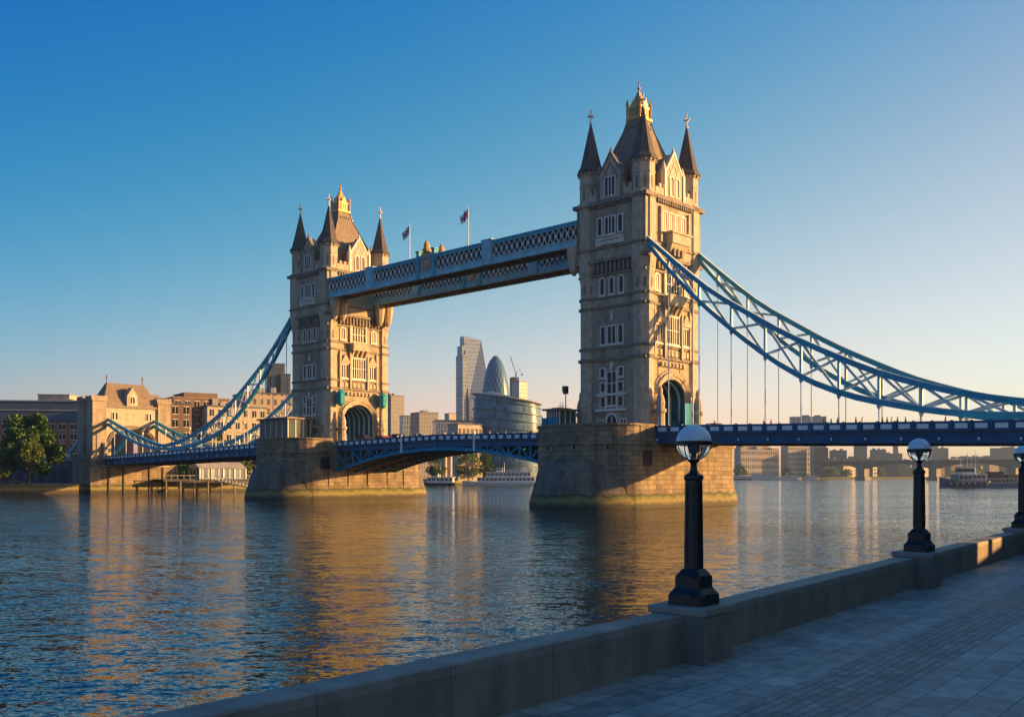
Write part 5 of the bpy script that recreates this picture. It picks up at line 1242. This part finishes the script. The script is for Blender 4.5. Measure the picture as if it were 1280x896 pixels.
# ------------------------------------------------------------------ near embankment: paving, parapet wall, plinths, lamps
WD = Vector((.63, .776)).normalized(); WN = Vector((WD.y, -WD.x)); L1 = Vector((2.335, 12.49)); WA = math.atan2(WD.y, WD.x)
def zoff(d):
    P = [(-60, .3), (-8, .05), (0, 0), (9.5, .10), (19, .18), (80, .7), (400, 2)]
    for (a, b_), (c, e) in zip(P, P[1:]):
        if d <= c: return b_+(e-b_)*(max(d, a)-a)/(c-a)
    return P[-1][1]
PZ = 2.655
def paving():
    m, t, b = new_mat('river_walk_paving'); L = t.links.new
    tc = N(t, 'ShaderNodeTexCoord'); sx = N(t, 'ShaderNodeSeparateXYZ'); L(tc.outputs['Object'], sx.inputs[0])
    def brick(c1, c2, mo, bw_, bh, ms, rot=0):
        br = N(t, 'ShaderNodeTexBrick'); L(tc.outputs['Object'], br.inputs['Vector']); br.inputs['Scale'].default_value = 1
        br.inputs['Color1'].default_value = (*c1, 1); br.inputs['Color2'].default_value = (*c2, 1); br.inputs['Mortar'].default_value = (*mo, 1)
        br.inputs['Brick Width'].default_value = bw_; br.inputs['Row Height'].default_value = bh; br.inputs['Mortar Size'].default_value = ms; br.inputs['Mortar Smooth'].default_value = .3; return br
    A = brick((.29, .255, .212), (.42, .375, .32), (.07, .062, .054), .62, .42, .008)
    B = brick((.21, .185, .155), (.33, .295, .245), (.06, .054, .048), .24, .12, .010)
    # setts run in a band parallel to the wall (object y = distance from the wall, negative towards the walk)
    lo = N(t, 'ShaderNodeMath', operation='GREATER_THAN'); lo.inputs[1].default_value = -2.65; L(sx.outputs[1], lo.inputs[0])
    hi = N(t, 'ShaderNodeMath', operation='LESS_THAN'); hi.inputs[1].default_value = -1.7; L(sx.outputs[1], hi.inputs[0])
    mk = N(t, 'ShaderNodeMath', operation='MULTIPLY'); L(lo.outputs[0], mk.inputs[0]); L(hi.outputs[0], mk.inputs[1])
    mx = N(t, 'ShaderNodeMix', data_type='RGBA'); L(mk.outputs[0], mx.inputs[0]); L(A.outputs['Color'], mx.inputs[6]); L(B.outputs['Color'], mx.inputs[7])
    fx = N(t, 'ShaderNodeMix', data_type='FLOAT'); L(mk.outputs[0], fx.inputs[0]); L(A.outputs['Fac'], fx.inputs[2]); L(B.outputs['Fac'], fx.inputs[3])
    no = N(t, 'ShaderNodeTexNoise'); no.inputs['Scale'].default_value = .7; no.inputs['Detail'].default_value = 9; no.inputs['Roughness'].default_value = .7; L(tc.outputs['Object'], no.inputs[0])
    r = ramp(t, [(.3, (.55,)*3), (.7, (1.2,)*3)]); L(no.outputs[0], r.inputs[0])
    m2 = N(t, 'ShaderNodeMix', data_type='RGBA', blend_type='MULTIPLY'); m2.inputs[0].default_value = 1; L(mx.outputs[2], m2.inputs[6]); L(r.outputs[0], m2.inputs[7]); vo = N(t, 'ShaderNodeTexVoronoi'); vo.inputs['Scale'].default_value = 3.1; L(tc.outputs['Object'], vo.inputs[0])
    vr = ramp(t, [(.045, (.5,)*3), (.075, (1,)*3)]); L(vo.outputs['Distance'], vr.inputs[0])
    n3 = N(t, 'ShaderNodeTexNoise'); n3.inputs['Scale'].default_value = 5; n3.inputs['Detail'].default_value = 8; L(tc.outputs['Object'], n3.inputs[0]); nr3 = ramp(t, [(.36, (.72,)*3), (.5, (1,)*3), (.68, (1.16,)*3)]); L(n3.outputs[0], nr3.inputs[0])
    m3 = N(t, 'ShaderNodeMix', data_type='RGBA', blend_type='MULTIPLY'); m3.inputs[0].default_value = 1; L(m2.outputs[2], m3.inputs[6]); L(vr.outputs[0], m3.inputs[7])
    m4 = N(t, 'ShaderNodeMix', data_type='RGBA', blend_type='MULTIPLY'); m4.inputs[0].default_value = 1; L(m3.outputs[2], m4.inputs[6]); L(nr3.outputs[0], m4.inputs[7])
    L(m4.outputs[2], b.inputs['Base Color'])
    rr_ = N(t, 'ShaderNodeMath', operation='MULTIPLY_ADD'); rr_.inputs[1].default_value = .35; rr_.inputs[2].default_value = .42; L(no.outputs[0], rr_.inputs[0]); L(rr_.outputs[0], b.inputs['Roughness'])
    hh = N(t, 'ShaderNodeMath', operation='MULTIPLY_ADD'); hh.inputs[1].default_value = -1; L(fx.outputs[0], hh.inputs[0]); L(no.outputs[0], hh.inputs[2])
    bp = N(t, 'ShaderNodeBump'); bp.inputs['Strength'].default_value = .5; bp.inputs['Distance'].default_value = .012; L(hh.outputs[0], bp.inputs['Height']); L(bp.outputs[0], b.inputs['Normal'])
    return m
M['paving'] = paving()
D = [-60, -30, -12, -8, -4, 0, 4.75, 9.5, 14, 19, 30, 50, 80, 400]
# local frame: x along the wall, y to the river side (left), origin under the first lamp
m = MB(); m.loft([[(d, .2, PZ+zoff(d)), (d, -60, PZ+zoff(d)), (d, -60, -2), (d, .2, -2)] for d in D])
o = m.build('promenade', M['paving']); o.location = (L1.x, L1.y, 0); o.rotation_euler = (0, 0, WA); structure(o)
def wall_mat(name, c, rough=.8):
    m, t, b = new_mat(name); L = t.links.new
    tc = N(t, 'ShaderNodeTexCoord'); sx = N(t, 'ShaderNodeSeparateXYZ'); L(tc.outputs['Object'], sx.inputs[0])
    cb = N(t, 'ShaderNodeCombineXYZ'); L(sx.outputs[0], cb.inputs[0]); L(sx.outputs[2], cb.inputs[1])
    br = N(t, 'ShaderNodeTexBrick'); L(cb.outputs[0], br.inputs[0]); br.inputs['Scale'].default_value = 1; br.inputs['Brick Width'].default_value = 1.55; br.inputs['Row Height'].default_value = 2.0; br.offset = 0; br.inputs['Mortar Size'].default_value = .006
    br.inputs['Color1'].default_value = (*[x*.95 for x in c], 1); br.inputs['Color2'].default_value = (*[x*1.04 for x in c], 1); br.inputs['Mortar'].default_value = (*[x*.6 for x in c], 1)
    mp = N(t, 'ShaderNodeMapping'); mp.inputs['Scale'].default_value = (1.6, 1.6, .8); L(tc.outputs['Object'], mp.inputs[0])
    n1 = N(t, 'ShaderNodeTexNoise'); n1.inputs['Scale'].default_value = 1.2; n1.inputs['Detail'].default_value = 9; n1.inputs['Roughness'].default_value = .65; L(mp.outputs[0], n1.inputs[0])
    n2 = N(t, 'ShaderNodeTexNoise'); n2.inputs['Scale'].default_value = 60; n2.inputs['Detail'].default_value = 4; L(tc.outputs['Object'], n2.inputs[0])
    r = ramp(t, [(.32, (.62,)*3), (.68, (1.12,)*3)]); L(n1.outputs[0], r.inputs[0]); r2 = ramp(t, [(.3, (.8,)*3), (.7, (1.1,)*3)]); L(n2.outputs[0], r2.inputs[0])
    m1 = N(t, 'ShaderNodeMix', data_type='RGBA', blend_type='MULTIPLY'); m1.inputs[0].default_value = 1; L(br.outputs[0], m1.inputs[6]); L(r.outputs[0], m1.inputs[7])
    m2 = N(t, 'ShaderNodeMix', data_type='RGBA', blend_type='MULTIPLY'); m2.inputs[0].default_value = 1; L(m1.outputs[2], m2.inputs[6]); L(r2.outputs[0], m2.inputs[7]); L(m2.outputs[2], b.inputs['Base Color'])
    b.inputs['Roughness'].default_value = rough
    bp = N(t, 'ShaderNodeBump'); bp.inputs['Strength'].default_value = .35; bp.inputs['Distance'].default_value = .01; L(n2.outputs[0], bp.inputs['Height']); L(bp.outputs[0], b.inputs['Normal'])
    return m
M['parapet'] = wall_mat('granite_parapet', (.24, .2, .155)); M['coping'] = wall_mat('granite_coping', (.29, .255, .21), .65)
WH = .60
t = root('parapet_wall', 'low grey granite wall running along the river walk under the lamps', 'wall', (L1.x, L1.y, 0), WA)
D2 = [-30, -12, -8, -4, 0, 4.75, 9.5, 14, 19, 30, 50, 80, 160]
m = MB(); m.loft([[(d, .36, -2), (d, .33, PZ+zoff(d)+WH-.1), (d, -.05, PZ+zoff(d)+WH-.1), (d, -.05, PZ+zoff(d)-.3), (d, -.05, -2)] for d in D2]); m.build('wall_face', M['parapet'], t)
m = MB(); m.loft([[(d, .35, PZ+zoff(d)+WH-.1), (d, .35, PZ+zoff(d)+WH-.03), (d, .31, PZ+zoff(d)+WH), (d, -.035, PZ+zoff(d)+WH), (d, -.053, PZ+zoff(d)+WH-.015), (d, -.053, PZ+zoff(d)+WH-.1)] for d in D2]); m.build('coping', M['coping'], t)

def lamp_glass():
    m, t, b = new_mat('lamp_glass'); b.inputs['Base Color'].default_value = (.86, .88, .88, 1); b.inputs['Roughness'].default_value = .12; b.inputs['Transmission Weight'].default_value = .9; b.inputs['IOR'].default_value = 1.06
    return m
M['lamp_glass'] = lamp_glass()
def make_lamp(label, d):
    p = L1+WD*d; zt = PZ+zoff(d)+.70
    pl = root('stone_plinth', label[0], 'plinth', (p.x, p.y, 0), WA, 'plinths along the wall')
    m = MB(); m.loft([[(-.385, -.35, PZ-.4), (.385, -.35, PZ-.4), (.385, .4, PZ-.4), (-.385, .4, PZ-.4)], [(-.385, -.35, zt-.09), (.385, -.35, zt-.09), (.385, .4, zt-.09), (-.385, .4, zt-.09)]]); m.build('pedestal', M['parapet'], pl)
    m = MB(); q = .415
    m.loft([[(-q*s_, -.38*s_, z), (q*s_, -.38*s_, z), (q*s_, .43*s_, z), (-q*s_, .43*s_, z)] for s_, z in ((1, zt-.09), (1, zt-.02), (.96, zt))]); m.build('cap_stone', M['coping'], pl)
    t = root('lamp_post', label[1], 'lamp post', (p.x, p.y, zt), WA, 'globe lamps along the river wall')
    def sq(h, z, c=0.0):
        if not c: return [(-h, -h, z), (h, -h, z), (h, h, z), (-h, h, z)]
        return [(-h+c, -h, z), (h-c, -h, z), (h, -h+c, z), (h, h-c, z), (h-c, h, z), (-h+c, h, z), (-h, h-c, z), (-h, -h+c, z)]
    m = MB(); m.loft([sq(.245, -.02, .02), sq(.245, .12, .02), sq(.185, .21, .02), sq(.18, .23, .02), sq(.18, .35, .02), sq(.115, .45, .02)])
    for k in range(4):
        a = k*PI/2; ca, sa = math.cos(a), math.sin(a)
        for (r0, r1, z0, z1, w2) in ((.235, .27, .12, .145, .12), (.17, .205, .35, .375, .09)):
            m.prism([(ca*r0-sa*e, sa*r0+ca*e, z0) for e in (-w2, w2)]+[(ca*r1-sa*e, sa*r1+ca*e, z0) for e in (w2, -w2)], (0, 0, z1-z0))
    b_ = m.build('base', M['black'], t)
    m = MB(); m.loft([sq(.1, .44, .025), sq(.088, 1.58, .022), sq(.1, 1.6, .025), sq(.1, 1.64, .025), sq(.07, 1.67, .02)])
    for k in range(4):   # raised panel mouldings on each side of the shaft
        a = k*PI/2; ca, sa = math.cos(a), math.sin(a)
        for e in (-.05, .05):
            P = [(ca*(.1-.0105*(z-.44)+.003)-sa*e*(1-.1*(z-.44)), sa*(.1-.0105*(z-.44)+.003)+ca*e*(1-.1*(z-.44)), z) for z in (.52, 1.52)]
            m.bar(P[0], P[1], .014, .014, up=(ca, sa, 0))
        for z in (.52, 1.52):
            r_ = .1-.0105*(z-.44)+.003; m.bar((ca*r_-sa*.055, sa*r_+ca*.055, z), (ca*r_+sa*.055, sa*r_-ca*.055, z), .014, .014)
    m.build('shaft', M['black'], t)
    m = MB(); m.lathe([(.075, 1.66), (.06, 1.69), (.045, 1.72), (.04, 1.79), (.05, 1.81), (.07, 1.825), (.078, 1.845), (.04, 1.86)], 24); m.build('neck', M['black'], t, True)
    gc, gr = 2.06, .222
    m = MB(); m.lathe([(.02, gc-gr)]+[(gr*math.cos(a), gc+gr*math.sin(a)) for a in [-PI/2+PI/2*k/14 for k in range(1, 15)]], 40); g = m.build('glass_bowl', M['lamp_glass'], t, True)
    m = MB(); m.lathe([(gr*1.0*math.cos(PI/2*k/14), gc+.015+gr*math.sin(PI/2*k/14)) for k in range(15)][:-1]+[(.012, gc+gr+.017)], 40); m.build('dome_cap', M['cap'], t, True)
    m = MB(); m.lathe([(gr+.002, gc-.022), (gr+.014, gc-.018), (gr+.016, gc+.018), (gr+.002, gc+.024)], 40)
    for k in range(8):
        a = 2*PI*k/8+.2; m.tube([((gr+.004)*math.cos(e)*math.cos(a), (gr+.004)*math.cos(e)*math.sin(a), gc+(gr+.004)*math.sin(e)) for e in [-1.25+1.25*j/10 for j in range(11)]], .0065, 5)
    m.build('globe_frame', M['black'], t)
    m = MB(); m.lathe([(.03, 1.87), (.035, 1.93), (.06, 1.95), (.075, 2.03), (.02, 2.05)], 16); m.build('lamp_holder', M['white_paint'], t, True)
LB = [(('granite plinth under the nearest globe lamp', 'nearest and largest black globe lamp in front of the near pier')), ('granite plinth under the middle globe lamp', 'middle black globe lamp seen against the right deck'), ('granite plinth half cut by the right picture edge', 'farthest black globe lamp at the right picture edge')]
for k in range(3): make_lamp(LB[k], 9.5*k)

# unseen block added beyond the right edge to shade the river walk
t = root('shade_block', 'long brick block added to shade the river walk, out of the picture on the right', 'building', (27.5, 0, PZ), 0)
m = MB(); m.box(0, 8, -40, 24.7, -.5, 14); m.box(0, 8, 27.1, 47, -.5, 14); m.box(0, 8, 24.7, 27.1, -.5, 3.3); m.box(0, 8, 24.7, 27.1, 5.5, 14); m.box(2, 2.25, 25.6, 25.9, 3.3, 5.5); m.build('wall', M['brick_brown'], t)  # slot and post shaped to let two sun patches through onto the parapet
m = MB(); m.box(-.4, 8.4, -40.4, 47.4, 14, 14.6); m.build('roof', M['slate'], t)

# ------------------------------------------------------------------ evening haze over the river
if HAZE > 0:
    m = MB(); m.box(-1500, 2300, -120, 2600, -3.2, 152)
    hm = bpy.data.materials.new('haze_air'); hm.use_nodes = True; ht = hm.node_tree; ht.nodes.clear()
    ou = ht.nodes.new('ShaderNodeOutputMaterial'); pv = ht.nodes.new('ShaderNodeVolumePrincipled'); pv.inputs['Color'].default_value = (.5, .72, 1.0, 1); pv.inputs['Density'].default_value = HAZE; pv.inputs['Anisotropy'].default_value = .35
    ht.links.new(pv.outputs[0], ou.inputs['Volume'])
    o = m.build('haze', hm); o['kind'] = 'stuff'
